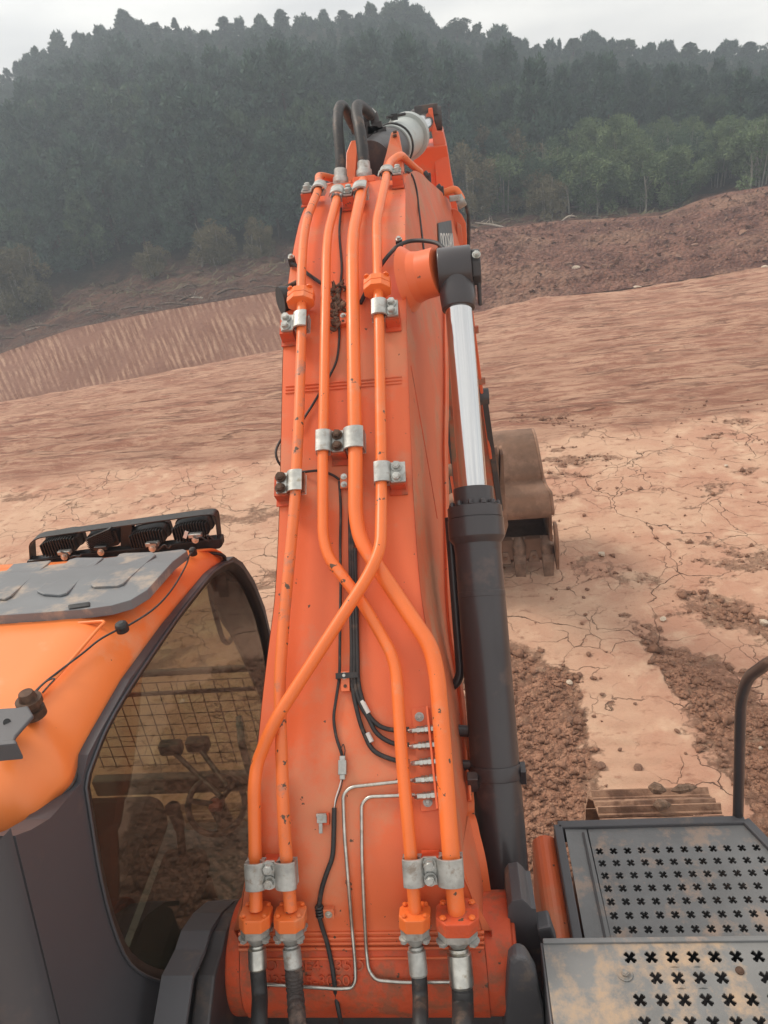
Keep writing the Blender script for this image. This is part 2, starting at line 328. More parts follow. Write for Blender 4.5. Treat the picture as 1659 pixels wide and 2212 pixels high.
# ---- node helper for the soil materials
class NT:
    def __init__(s, name):
        s.m = bpy.data.materials.new(name); s.m.use_nodes = True; s.N, s.L = s.m.node_tree.nodes, s.m.node_tree.links; s.b = s.N['Principled BSDF']
    def tc(s, o='Object'): return s.N.new('ShaderNodeTexCoord').outputs[o]
    def attr(s, n, vec=False):
        a = s.N.new('ShaderNodeAttribute'); a.attribute_name = n; return a.outputs['Vector' if vec else 'Fac']
    def mapping(s, v, scale=(1, 1, 1), rot=(0, 0, 0)):
        m = s.N.new('ShaderNodeMapping'); m.inputs['Scale'].default_value = scale; m.inputs['Rotation'].default_value = rot; s.L.new(v, m.inputs[0]); return m.outputs[0]
    def noise(s, v, scale, det=5, ro=.55, dist=0):
        n = s.N.new('ShaderNodeTexNoise'); n.inputs['Scale'].default_value = scale; n.inputs['Detail'].default_value = det; n.inputs['Roughness'].default_value = ro; n.inputs['Distortion'].default_value = dist; s.L.new(v, n.inputs[0]); return n.outputs[0]
    def noisec(s, v, scale, det=3):
        n = s.N.new('ShaderNodeTexNoise'); n.inputs['Scale'].default_value = scale; n.inputs['Detail'].default_value = det; s.L.new(v, n.inputs[0]); return n.outputs[1]
    def vor(s, v, scale, feat='F1', rand=1):
        n = s.N.new('ShaderNodeTexVoronoi'); n.feature = feat; n.inputs['Scale'].default_value = scale; n.inputs['Randomness'].default_value = rand; s.L.new(v, n.inputs[0]); return n.outputs[0]
    def ramp(s, f, p0, p1, c0=0, c1=1):
        r = s.N.new('ShaderNodeMapRange'); r.interpolation_type = 'SMOOTHSTEP'; r.inputs[1].default_value = p0; r.inputs[2].default_value = p1; r.inputs[3].default_value = c0; r.inputs[4].default_value = c1; s.L.new(f, r.inputs[0]); return r.outputs[0]
    def mix(s, f, a, c):
        x = s.N.new('ShaderNodeMixRGB')
        for i, v in ((0, f), (1, a), (2, c)):
            if isinstance(v, (int, float)): x.inputs[i].default_value = v
            elif isinstance(v, tuple): x.inputs[i].default_value = (*v, 1)[:4]
            else: s.L.new(v, x.inputs[i])
        return x.outputs[0]
    def math(s, op, a, c=0.):
        x = s.N.new('ShaderNodeMath'); x.operation = op
        for i, v in ((0, a), (1, c)):
            if isinstance(v, (int, float)): x.inputs[i].default_value = v
            else: s.L.new(v, x.inputs[i])
        return x.outputs[0]
    def vadd(s, a, c, k):
        x = s.N.new('ShaderNodeVectorMath'); x.operation = 'MULTIPLY_ADD'; s.L.new(c, x.inputs[0]); x.inputs[1].default_value = (k, k, k); s.L.new(a, x.inputs[2]); return x.outputs[0]
    def fin(s, col, rough=.9, height=None, dist=.02, strength=1):
        if isinstance(col, tuple): s.b.inputs['Base Color'].default_value = (*col, 1)
        else: s.L.new(col, s.b.inputs['Base Color'])
        s.b.inputs['Roughness'].default_value = rough; s.b.inputs['Specular IOR Level'].default_value = .2
        if height is not None:
            b = s.N.new('ShaderNodeBump'); b.inputs['Strength'].default_value = strength; b.inputs['Distance'].default_value = dist; s.L.new(height, b.inputs['Height']); s.L.new(b.outputs[0], s.b.inputs['Normal'])
        return s.m

def soil_material():
    t = NT('dry_red_soil'); v = t.tc(); ch = t.attr('churn'); fr = t.attr('far')
    warp = t.vadd(v, t.noisec(v, 1.3, 6), .75); warp2 = t.vadd(warp, t.noisec(v, 9, 3), .05)
    big = t.noise(v, .7, 6, .6); fine = t.noise(v, 14, 6, .7); mid = t.noise(v, 3.2, 7, .62)
    pale = t.mix(t.ramp(big, .38, .62), (.52, .325, .222), (.455, .245, .165))
    pale = t.mix(t.ramp(mid, .45, .72), pale, (.58, .385, .265))
    pale = t.mix(t.ramp(t.noise(t.mapping(v, (1, 1.7, 1)), 5.5, 8, .7), .53, .68, 0, .7), pale, (.27, .125, .08))
    dark = t.mix(t.ramp(fine, .35, .7), (.30, .148, .094), (.45, .250, .162))
    dark = t.mix(t.ramp(t.vor(v, 26), .0, .42, .35, .9), (.20, .095, .06), dark)
    dark = t.mix(t.ramp(t.noise(v, 60, 3, .8), .64, .72), dark, (.50, .36, .25))
    chm = t.ramp(t.math('ADD', ch, t.math('MULTIPLY', t.math('SUBTRACT', t.noise(v, 7, 8, .75), .5), 1.9)), .22, .85)
    col = t.mix(chm, pale, dark)
    # far graded ground: long tractor passes across the slope
    sv = t.vadd(t.mapping(v, (.24, 1, 1), (0, 0, .03)), t.noisec(v, .6, 4), .45)
    st = t.noise(sv, 2.6, 8, .72); st2 = t.noise(t.mapping(sv, (2.2, 2.0, 1)), 4.6, 8, .75)
    stripe = t.math('MULTIPLY', t.math('ADD', st, st2), .5)
    farc = t.mix(t.ramp(stripe, .43, .55), (.37, .168, .110), (.61, .365, .250))
    farc = t.mix(t.ramp(big, .35, .7), farc, t.mix(.5, farc, (.36, .175, .115)))
    dash = t.noise(t.mapping(v, (1.3, 5.0, 1), (0, 0, -.05)), 2.0, 10, .85)
    farc = t.mix(t.ramp(dash, .54, .62, 0, .8), farc, (.215, .10, .066)); farc = t.mix(t.ramp(dash, .36, .44, .6, 0), farc, (.55, .36, .25))
    ln = t.noise(t.vadd(t.mapping(v, (.13, 1.25, 1), (0, 0, -.02)), t.noisec(v, .5, 3), .25), 1.9, 4, .6); rut = t.ramp(t.math('ABSOLUTE', t.math('SUBTRACT', ln, .5)), .0, .022, 1, 0)
    rut = t.math('MULTIPLY', rut, t.ramp(t.noise(v, .8, 5), .40, .56)); farc = t.mix(t.math('MULTIPLY', rut, .75), farc, (.22, .105, .068))
    stripe = t.math('SUBTRACT', t.math('SUBTRACT', stripe, t.math('MULTIPLY', rut, .25)), t.math('MULTIPLY', dash, .35))
    ff = t.ramp(t.math('ADD', fr, t.math('MULTIPLY', t.math('SUBTRACT', big, .5), .9)), .3, .7)
    col = t.mix(ff, col, farc)
    # drying cracks
    def cracks(vv, sc, wd): return t.ramp(t.vor(vv, sc, 'DISTANCE_TO_EDGE'), 0, wd, 1, 0)
    c1 = t.math('MULTIPLY', cracks(warp2, .85, .0048), t.ramp(t.noise(v, 1.1, 3), .46, .58))
    c2 = t.math('MULTIPLY', cracks(warp2, 2.9, .012), t.ramp(t.noise(t.mapping(v, (1, 1, 1), (0, 0, 1)), .8, 4), .44, .60, 0, .7))
    crk = t.math('MULTIPLY', t.math('MAXIMUM', c1, c2), t.math('SUBTRACT', 1., t.math('MULTIPLY', chm, .8)))
    crk = t.math('MULTIPLY', crk, t.math('SUBTRACT', 1., t.math('MULTIPLY', ff, .92)))
    col = t.mix(t.math('MULTIPLY', crk, .6), col, (.105, .05, .034))
    h = t.math('ADD', t.math('MULTIPLY', mid, .5), t.math('MULTIPLY', fine, .35))
    h = t.math('ADD', h, t.math('MULTIPLY', t.math('MULTIPLY', t.vor(v, 22), chm), -1.1))
    h = t.math('ADD', h, t.math('MULTIPLY', t.math('MULTIPLY', t.vor(v, 55), chm), -.5))
    h = t.math('SUBTRACT', h, t.math('MULTIPLY', crk, 1.6))
    h = t.math('ADD', h, t.math('MULTIPLY', t.math('MULTIPLY', stripe, ff), 3.5))
    return t.fin(col, .92, h, .035, 1)
def axis(parts):
    out = []
    for a, b, st in parts: out += list(np.arange(a, b-1e-6, st))
    out.append(parts[-1][1]); return np.array(out)
gx = axis([(-40, -14, 1.3), (-14, -7, .12), (-7, -.8, .06), (-.8, 4.6, .024), (4.6, 11, .06), (11, 20, .15), (20, 40, 1.3)])
gy = axis([(-14, 1.5, .8), (1.5, 8, .026), (8, 13, .05), (13, 18, .07), (18, 25.2, .1)])
GX, GY = np.meshgrid(gx, gy)
CH = churn_mask(GX, GY)
far_edge = 9.6+.5*fbm(GX*.3, GY*.3, 3, 8)
FAR = np.clip((GY-far_edge)/1.6+.5, 0, 1)
GZ = ground_z(GX, GY)
hz = .020*fbm(GX*1.1, GY*1.1, 4, 1)+.007*fbm(GX*5, GY*5, 4, 2)
cl = np.abs(fbm(GX*9, GY*9, 4, 5)); hz = hz+CH*(.020*cl+.016*fbm(GX*3.5, GY*3.5, 3, 6)-.02)
hz = hz+FAR*(.07*fbm(GX*.16, GY*1.7+.35*gnoise(GX*.3, GY*.3), 4, 7)+.035*fbm(GX*.7, GY*4.6, 3, 9)-.06*np.clip(.12-np.abs(fbm(GX*.10+GY*.02, GY*1.1, 3, 40)), 0, 1)/.12)
# cleat prints the tracks left along the right-hand path
for (c0, c1) in (((1.12, 2.6), (1.45, 8.5)),):
    lat = GX-(c0[0]+(GY-c0[1])*(c1[0]-c0[0])/(c1[1]-c0[1])); msk = (np.abs(lat) < .3)*np.clip(1-CH*1.5, 0, 1)*(GY > 2)*(GY < 9)*np.clip((gnoise(GX*.8, GY*.8, 4)+.25)*2.5, 0, 1)
    hz = hz-.014*msk*(np.sin(GY*2*pi/.17+lat*1.2+gnoise(GX*2, GY*2)*1.5) > .2)
fade = np.clip((25.2-GY)/1, 0, 1)
GZ = GZ+hz*fade
soil = soil_material()
ground = grid_mesh('ground', GX, GY, GZ, {'churn': CH, 'far': FAR}, soil)
def ground_at(X, Y):
    i = int(np.clip(np.searchsorted(gy, Y)-1, 0, len(gy)-2)); j = int(np.clip(np.searchsorted(gx, X)-1, 0, len(gx)-2))
    return float(GZ[i, j])
def ground_px(x, y):        # the point of the ground seen at a pixel
    p = onp(x, y, 2, 0)
    for _ in range(30): p = p*.5+onp(x, y, 2, float(ground_z(np.array(p.x), np.array(p.y))))*.5
    p.z = ground_at(p.x, p.y); return p

# ---- banks: left = bucket-scored cut, right = rubbly mound
def bank_material():
    t = NT('scored_clay_bank'); v = t.tc(); uv = t.attr('bank', True); r = t.attr('rubble')
    sx = t.N.new('ShaderNodeSeparateXYZ'); t.L.new(uv, sx.inputs[0])
    ph = t.math('ADD', t.math('MULTIPLY', sx.outputs[0], 27.), t.math('MULTIPLY', t.noise(t.mapping(uv, (1.3, .9, 1)), 1.0, 5, .65), 11.))
    s = t.math('ADD', t.math('MULTIPLY', t.math('SINE', ph), .085), t.noise(t.mapping(uv, (5.5, .5, 1)), 2.2, 6, .7)); n = t.noise(v, 1.1, 6, .62); f = t.noise(v, 9, 5, .7)
    col = t.mix(t.ramp(s, .42, .66), (.25, .125, .085), (.47, .295, .205))
    col = t.mix(t.ramp(n, .42, .66), col, (.29, .155, .11)); col = t.mix(t.ramp(f, .45, .75, 0, .45), col, (.17, .08, .055))
    rub = t.mix(t.ramp(t.noise(v, 1.0, 8, .72), .36, .64), (.135, .062, .046), (.27, .135, .095))
    rub = t.mix(t.ramp(t.noise(v, .35, 3), .5, .62, 0, .6), rub, (.34, .20, .135))
    rub = t.mix(t.ramp(t.vor(v, 6), .02, .30, 1, 0), rub, (.33, .20, .15)); rub = t.mix(t.ramp(t.noise(v, 12, 4, .8), .5, .7, 0, .7), rub, (.11, .055, .04))
    col = t.mix(r, col, rub)
    h = t.math('ADD', t.math('MULTIPLY', f, .6), t.math('MULTIPLY', t.vor(v, 7), t.math('MULTIPLY', r, -1.4)))
    return t.fin(col, .95, h, .12, 1)
pxs = np.arange(-600, 2300.1, 3.0); rows = np.linspace(0, 1, 46)
Bp = np.array([tuple(onp(x, interp(x, BASE), 1, 24)) for x in pxs]); Tp = np.array([tuple(onp(x, interp(x, TOP), 1, interp(x, TOPY))) for x in pxs])
along = np.concatenate([[0], np.cumsum(np.hypot(*(Bp[1:, :2]-Bp[:-1, :2]).T))])
tt = rows[:, None]; U = np.broadcast_to(along[None, :], (len(rows), len(pxs))); PXG = np.broadcast_to(pxs[None, :], U.shape)
RUB = np.clip((PXG-760+120*gnoise(U*.3, tt*3))/170, 0, 1)
prof = np.where(RUB > 0, (1-RUB)*tt+RUB*(tt+.12*np.sin(tt*pi)), tt)
BX = Bp[None, :, 0]*(1-tt)+Tp[None, :, 0]*tt; BY = Bp[None, :, 1]*(1-tt)+Tp[None, :, 1]*tt; BZ = Bp[None, :, 2]*(1-prof)+Tp[None, :, 2]*prof
V = tt*2.6+0*U
sc = np.sin((U+V*.32)*27+1.6*gnoise(U*.8, V*.5)+.8*gnoise(U*3, V*2, 3)); amp = np.clip(.5+1.2*gnoise(U*.45, V*1.2, 6), 0, 1)
edge = np.clip(np.minimum(tt, 1-tt)*12, 0, 1)
disp = edge*((1-RUB)*(.026*sc*amp+.10*gnoise(U*.5, V*.8, 2))+RUB*(.24*fbm(BX*.5, BY*.9+BZ, 4, 12)+.08*np.abs(fbm(BX*2, BZ*2.5+BY, 3, 14))))
BY = BY-disp*.75; BZ = BZ+disp*.65
UVW = np.stack([U+V*.32, V, 0*U], -1)
grid_mesh('cut_bank', BX, BY, BZ, {'bank': UVW, 'rubble': RUB}, bank_material())

# ---- hillside behind the bank
def hill_material():
    t = NT('hill_undergrowth'); v = t.tc(); s = t.attr('strip')
    n = t.noise(v, .8, 7, .7); f = t.noise(v, 5, 6, .75)
    red = t.mix(t.ramp(n, .4, .62), (.105, .050, .040), (.22, .115, .080)); red = t.mix(t.ramp(f, .45, .68, 0, .7), red, (.075, .060, .035))
    red = t.mix(t.ramp(t.noise(v, 14, 4, .8), .60, .72, 0, .8), red, (.30, .21, .15))
    grn = t.mix(t.ramp(f, .35, .65), (.014, .020, .012), (.035, .045, .024))
    return t.fin(t.mix(s, grn, red), 1, t.math('ADD', f, t.math('MULTIPLY', t.noise(v, 22, 3, .8), .4)), .25, 1)
pxh = np.arange(-600, 2300.1, 8.0); rws = []
st = []
for k in range(0, 61):
    q = k/60; row = []
    for x in pxh:
        T = onp(x, interp(x, TOP), 1, interp(x, TOPY)); F = onp(x, interp(x, FOOT), 1, interp(x, FOOTY)); Cc = onp(x, interp(x, CREST), 1, 76)
        if q < .3: a = q/.3; p = T.lerp(F, a); p.z = T.z*(1-a)+F.z*a-.25*sin(pi*a)
        elif q < .85: a = (q-.3)/.55; p = F.lerp(Cc, a)
        else: a = (q-.85)/.15; p = Cc+Vector((Cc.x*.3*a, 45*a, -20*a))
        row.append(tuple(p))
    rws.append(row); st.append([max(0., min(1., (.335-q)/.05)) for _ in pxh])
H = np.array(rws); ST = np.array(st)
HZ = H[..., 2]+(.35*ST*fbm(H[..., 0]*.6, H[..., 1]*.8, 4, 30)+(1-ST)*.5*fbm(H[..., 0]*.1, H[..., 1]*.1, 3, 31))*np.clip(np.arange(61)[:, None]/3, 0, 1)
ST = np.clip(ST+ .5*fbm(H[..., 0]*.3, H[..., 1]*.4, 3, 33)*(ST > .01)*(ST < 1), 0, 1)
grid_mesh('hillside', H[..., 0], H[..., 1], HZ, {'strip': ST}, hill_material())
HX1 = H[..., 0]; HY1 = H[..., 1]
def hill_z(X, Y):
    j = np.argmin(np.abs(HY1.mean(1)-Y)); j0 = max(0, min(59, j-1)); best = None
    for jj in range(max(0, j-3), min(60, j+3)):
        i = int(np.argmin(np.abs(HX1[jj]-X))); d = hypot(HX1[jj, i]-X, HY1[jj, i]-Y)
        if best is None or d < best[0]: best = (d, HZ[jj, i])
    return float(best[1])
# ================================================================= EXCAVATOR
ex = empty('excavator', (0, 0, 0))
tag(ex, 'orange crawler excavator with grey cab reaching its boom over the clay ground', 'excavator')
X3 = Vector((1, 0, 0))
PR = [(1.032, 1.931, .30), (1.023, 1.98, .30), (1.032, 2.029, .30), (1.058, 2.075, .30), (1.088, 2.115, .298), (1.113, 2.168, .292), (1.137, 2.243, .275), (1.165, 2.312, .254), (1.212, 2.379, .247), (1.284, 2.457, .241), (1.373, 2.522, .233),
      (1.459, 2.598, .224), (1.544, 2.68, .211), (1.638, 2.762, .198), (1.738, 2.848, .193), (1.845, 2.94, .191), (1.952, 3.033, .191), (2.10, 3.158, .192), (2.25, 3.28, .194), (2.416, 3.388, .196), (2.638, 3.498, .197), (2.941, 3.601, .197), (3.189, 3.645, .192), (3.45, 3.672, .188),
      (3.75, 3.665, .186), (4.1, 3.60, .19), (4.6, 3.45, .2), (5.05, 3.22, .2)]
PR = [tuple(p) for p in smooth_path(PR, 4)]
BC = -.03
YZ = [Vector((a, b)) for a, b, _ in PR]
def seg_n(i):
    d = (YZ[min(i+1, len(YZ)-1)]-YZ[max(i-1, 0)]).normalized(); return d, Vector((-d.y, d.x))      # tangent, outward normal in (Y,Z)
OFFC = {}
def offset_profile(off):
    if off not in OFFC: OFFC[off] = [YZ[i]+seg_n(i)[1]*off for i in range(len(YZ))]
    return OFFC[off]
def S(x, y, off=0, frame=False):        # where the sight line of a pixel meets the boom's top plate (raised by off)
    R = ray(x, y); O = offset_profile(off); o = Vector((CAM.y, CAM.z)); d = Vector((R.y, R.z)); best = None
    for i in range(len(O)-1):
        a = O[i]; e = O[i+1]-a; den = d.x*e.y-d.y*e.x
        if abs(den) < 1e-9: continue
        t = ((a.x-o.x)*e.y-(a.y-o.y)*e.x)/den; s = ((a.x-o.x)*d.y-(a.y-o.y)*d.x)/den
        if t > .2 and -.001 <= s <= 1.001 and (best is None or t < best[0]): best = (t, i, s)
    if best is None:        # the sight line passes just over the crest
        p = P3(x, y, 3.62)
        return (p, Vector((0, 1, 0)), Vector((0, 0, 1))) if frame else p
    t, i, s = best; p = CAM+R*t
    if not frame: return p
    tg = (seg_n(i)[0]*(1-s)+seg_n(i+1)[0]*s).normalized(); tv = Vector((0, tg.x, tg.y)); return p, tv, Vector((0, -tg.y, tg.x))
DB = M['orange']

# ---- boom: a welded box
boomo = empty('boom'); boomo.parent = ex
RE = [(876, 450), (876, 560), (880, 760), (890, 1000), (893, 1037), (902, 1226), (914, 1317), (922, 1361), (945, 1500), (960, 1620), (975, 1750), (992, 1880), (1030, 1960), (1060, 2050), (1060, 2150)]
SIL = [(-100, 1010), (440, 1000), (560, 990), (640, 970), (708, 959), (949, 950), (1123, 951), (1256, 952), (1420, 970), (1642, 1000), (1800, 1018), (1900, 1033), (2100, 1060)]
depth = lambda i: float(np.interp(i/4, range(28), [.03, .03, .04, .08, .13, .18, .24, .30, .33, .36, .40, .43, .46, .49, .51, .53, .54, .55, .56, .57, .58, .57, .55, .52, .50, .46, .40, .30]))
# the shell: rows across (left bottom, left top, right top, right bottom)
rowsL, rowsR, botL, botR = [], [], [], []
for i, (Y, Z, h) in enumerate(PR):
    tg, n = seg_n(i); xr = BC+h
    if Y >= 3.45:    # the forward end leans to the right in the photo
        xr = Xfor(interp(Y, [(3.45, 884), (3.75, 900), (4.1, 925), (4.6, 972), (5.05, 985)]), Y, Z)
    rowsL.append(Vector((BC-h, Y, Z))); rowsR.append(Vector((xr, Y, Z)))
    b = YZ[i]-n*depth(i); Yb, Zb = b.x, b.y
    xb = xr+interp(i/4, [(0, 0), (6, .01), (8, .028), (11, .042), (14, .05), (18, .075), (21, .095), (23, .118), (25, .10), (27, .02)])
    botR.append(Vector((xb, Yb, Zb))); botL.append(Vector((BC-h-.01, Yb, Zb)))
def strip(b, A, B):
    n = len(A); b.add(A+B, [(i, i+1, n+i+1, n+i) for i in range(n-1)], True)
def recalc(o):
    bm = bmesh.new(); bm.from_mesh(o.data); bmesh.ops.remove_doubles(bm, verts=bm.verts, dist=1e-5); bmesh.ops.recalc_face_normals(bm, faces=bm.faces); bm.to_mesh(o.data); bm.free(); return o
def densify(A, k=4):
    return smooth_path(A, k)
tL, tR, bL_, bR_ = rowsL, rowsR, botL, botR
b = MB(); n0 = 4*4
mid = [a.lerp(c, .5) for a, c in zip(tL, tR)]
strip(b, tL[n0:], mid[n0:]); strip(b, mid[n0:], tR[n0:])
recalc(b.build('top_plate', M['orange'], boomo))
b = MB(); strip(b, tL[:n0+2], tR[:n0+2]); o = recalc(b.build('foot_casting', M['orange_cast'], boomo))
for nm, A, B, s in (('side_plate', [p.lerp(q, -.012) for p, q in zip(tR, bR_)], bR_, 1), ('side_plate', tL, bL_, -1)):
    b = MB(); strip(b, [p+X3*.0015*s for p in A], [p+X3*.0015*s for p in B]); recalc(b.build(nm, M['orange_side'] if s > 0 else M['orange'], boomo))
b = MB(); strip(b, [p+X3*.02 for p in bR_], [p-X3*.02 for p in bL_]); recalc(b.build('bottom_plate', M['orange'], boomo)).modifiers.new('thickness', 'SOLIDIFY').thickness = .014
# edge ridges of the side plate
b = MB(); b.tube([p+X3*.006 for p in bR_[32:96]], .009, 6); b.tube([p+X3*.010+Vector((0, -.012, .02)) for p in bR_[32:96]], .005, 6); b.build('edge_weld', M['orange'], boomo)
# foot hub
HUBY, HUBZ = 1.165, 1.98
b = MB(); b.cyl((-.372, HUBY, HUBZ), (.335, HUBY, HUBZ), .138, seg=48); b.cyl((-.378, HUBY, HUBZ), (-.365, HUBY, HUBZ), .125, seg=40); b.cyl((.33, HUBY, HUBZ), (.345, HUBY, HUBZ), .12, seg=40)
b.build('pivot_hub', M['orange_cast'], boomo, bevel=.008)
# flared gussets from the plate into the hub (left, right)
for s in (-1, 1):
    b = MB(); pts = []
    for t in np.linspace(0, 1, 9):
        a = S(interp(1780+t*230, [(1780, 542 if s < 0 else 985), (1880, 533 if s < 0 else 1003), (1940, 522 if s < 0 else 1022), (2010, 505 if s < 0 else 1062)]), 1780+t*230, -.008)
        pts.append(a)
    A = pts; B = [Vector((BC+s*(.235), p.y, p.z+.002)) for p in pts]; C2 = [p+Vector((0, .03, -.20)) for p in pts]
    b.add(A+B, [(i, i+1, 9+i+1, 9+i) for i in range(8)], True); b.add(A+C2, [(i, i+1, 9+i+1, 9+i) for i in range(8)], True); recalc(b.build('gusset', M['orange'], boomo))
# weld seams
def weld(p0, p1, n=3, gap=.016, r=.0035, off=.001):
    b = MB()
    for k in range(n):
        o_ = (k-(n-1)/2)*gap
        path = [S(p0[0]+(p1[0]-p0[0])*t, p0[1]+(p1[1]-p0[1])*t+o_*700+random.uniform(-.25, .25), off) for t in np.linspace(0, 1, 26)]; b.tube(path, r, 6)
    return b.build('weld_seam', M['orange'], boomo)
weld((617, 842), (868, 820), 3, .010); weld((516, 2034), (1046, 2030), 4, .016, .0045); weld((565, 2072), (1015, 2069), 1)
# raised casting marks, half eaten by rust
def text_on(txt, x, y, size, off, material, parent, name, ext=.0015, dirx=None, normal=None, origin=None, wide=1):
    cu = bpy.data.curves.new(name, 'FONT'); cu.body = txt; cu.size = size; cu.extrude = ext; cu.align_x = 'CENTER'; cu.align_y = 'CENTER'
    t = bpy.data.objects.new(name, cu); COL.objects.link(t); bpy.context.view_layer.update(); dg = bpy.context.evaluated_depsgraph_get()
    me = bpy.data.meshes.new_from_object(t.evaluated_get(dg)); bpy.data.objects.remove(t); me.materials.clear(); me.materials.append(material)
    o = bpy.data.objects.new(name, me); COL.objects.link(o); o.parent = parent
    if origin is None: p, tv, nn = S(x, y, off, True); ux = X3
    else: p = origin; ux = dirx; nn = normal; tv = nn.cross(ux)
    o.matrix_world = Matrix(((ux.x*wide, tv.x, nn.x, p.x), (ux.y*wide, tv.y, nn.y, p.y), (ux.z*wide, tv.z, nn.z, p.z), (0, 0, 0, 1))); return o
text_on('O   DE4   35D', 678, 2087, .036, .0015, M['orange_cast'], boomo, 'cast_lettering', .003, wide=1.15)['kind'] = 'stuff'
text_on('J35 -15-30505', 676, 2119, .034, .0015, M['orange_cast'], boomo, 'cast_lettering', .003, wide=1.15)['kind'] = 'stuff'
from mathutils.geometry import intersect_ray_tri
def SP(x, y, off=.003, normal=False):       # where a sight line meets the boom's right side plate
    R = ray(x, y); best = None
    for i in range(len(tR)-1):
        for tri_ in ((tR[i], tR[i+1], bR_[i+1]), (tR[i], bR_[i+1], bR_[i])):
            h = intersect_ray_tri(*tri_, R, CAM, True)
            if h is not None and (best is None or (h-CAM).length < best[0]): n_ = (tri_[1]-tri_[0]).cross(tri_[2]-tri_[0]).normalized(); best = ((h-CAM).length, h, n_ if n_.x > 0 else -n_)
    if best is None: p_ = P3(x, y, 4.0); return (p_, X3) if normal else p_
    p_ = best[1]+best[2]*off; return (p_, best[2]) if normal else p_
# dark triangular recess lines on the side
b = MB(); b.tube([SP(886, 790, .001), SP(900, 870, .001), SP(914, 950, .001), SP(928, 1030, .001), SP(943, 1120, .001)], .003, 5); b.build('side_weld', M['orange_cast'], boomo)
# maker's decal on the side plate
dc = [SP(943, 483, .006), SP(971, 477, .006), SP(974, 508, .006), SP(977, 540, .006), SP(946, 545, .006)]
DX = .02
b = MB(); ctr = sum(dc, Vector())/5
sideN = Vector((1, -.16, -.25)).normalized()
sideN = (dc[1]-dc[0]).cross(dc[4]-dc[0]).normalized(); sideN = sideN if sideN.x > 0 else -sideN
b.prism([dc[0], dc[1], dc[3], dc[4]], sideN*.004)
b.build('decal', M['decal'], boomo)
ld = (dc[3]-dc[4]).normalized(); lu = sideN.cross(ld)
tx = text_on('DOOSAN', 0, 0, 1, 0, M['decal_text'], boomo, 'decal_lettering', .002, dirx=ld, normal=sideN, origin=Vector((0, 0, 0)))
dims = [max(v.co[k] for v in tx.data.vertices)-min(v.co[k] for v in tx.data.vertices) for k in (0, 1)]
O1 = SP(949, 543, .012); O2 = SP(976, 539, .012); UPV = SP(946, 505, .012)-O1
xm = min(v.co[0] for v in tx.data.vertices); ym = min(v.co[1] for v in tx.data.vertices)
for v in tx.data.vertices:
    a = (v.co[0]-xm)/dims[0]; c = (v.co[1]-ym)/dims[1]; z = v.co[2]; v.co = O1+(O2-O1)*a+UPV*c+sideN*z
tx.matrix_world = Matrix.Identity(4)

# ---- hydraulic pipes on the boom
PO = .052
PIPES = {
 'A': (.0158, [(553, 1966), (549, 1700), (555, 1650), (590, 1562), (795, 1245), (822, 1185), (824, 1060), (819, 700), (816, 600), (813, 480), (832, 395), (836, 372)]),
 'B': (.0155, [(628, 1966), (614, 1800), (606, 1560), (604, 1470), (612, 1350), (636, 1100), (646, 900), (652, 690), (650, 610), (655, 520), (664, 470), (688, 410)]),
 'C': (.0152, [(897, 1974), (886, 1830), (868, 1640), (856, 1450), (845, 1410), (786, 1305), (710, 1205), (698, 1160), (697, 1000), (700, 850), (702, 700), (705, 545), (709, 500), (727, 432)]),
 'D': (.0205, [(987, 1974), (974, 1850), (956, 1600), (944, 1455), (930, 1395), (815, 1225), (778, 1165), (768, 1110), (768, 980), (765, 850), (763, 700), (761, 545), (764, 500), (782, 410)])}
pipe_obj = {}
LBL = {'A': 'orange pipe crossing diagonally from lower left to upper right', 'B': 'orange pipe running up the left edge, scuffed to bare metal', 'C': 'thinner orange pipe bending from the middle to the lower right', 'D': 'thickest orange pipe, on the right'}
for k, (r, px) in PIPES.items():
    offs = [PO+(.040 if (k == 'A' and 1185 <= y <= 1600) else 0) for x, y in px]
    pts = [S(x, y, o_) for (x, y), o_ in zip(px, offs)]
    if k == 'A': pts += [P3(842, 350, 3.45), P3(866, 333, 3.55), P3(884, 352, 3.75), P3(908, 372, 3.95)]
    if k == 'B': pts += [P3(688, 378, 3.45), P3(722, 386, 3.6)]
    if k == 'C': pts += [P3(731, 405, 3.42)]
    if k == 'D': pts += [P3(784, 392, 3.42)]
    # follow the curve of the plate between bends
    dense = []
    o = MB().tube(fillet(pts, .07 if k != 'D' else .09, 7), r, 18).build('hydraulic_pipe', M['pipe_worn' if k == 'B' else 'pipe'], ex, label=LBL[k]); pipe_obj[k] = o
def frame_at(x, y, off=PO): return S(x, y, off, True)
def bolt_mb(b, p, n, r=.011, h=.010, washer=True):
    p = Vector(p); n = n.normalized()
    if washer: b.cyl(p, p+n*.002, r*1.35, seg=18)
    b.cyl(p+n*.002, p+n*(.002+h), r, seg=6, smooth=False); b.cyl(p+n*(.002+h), p+n*(.004+h), r*.72, r*.6, seg=14)
def make_bolt(p, n, parent, material='zinc', r=.011, h=.010):
    b = MB(); bolt_mb(b, p, n, r, h); return b.build('bolt', M[material], parent)
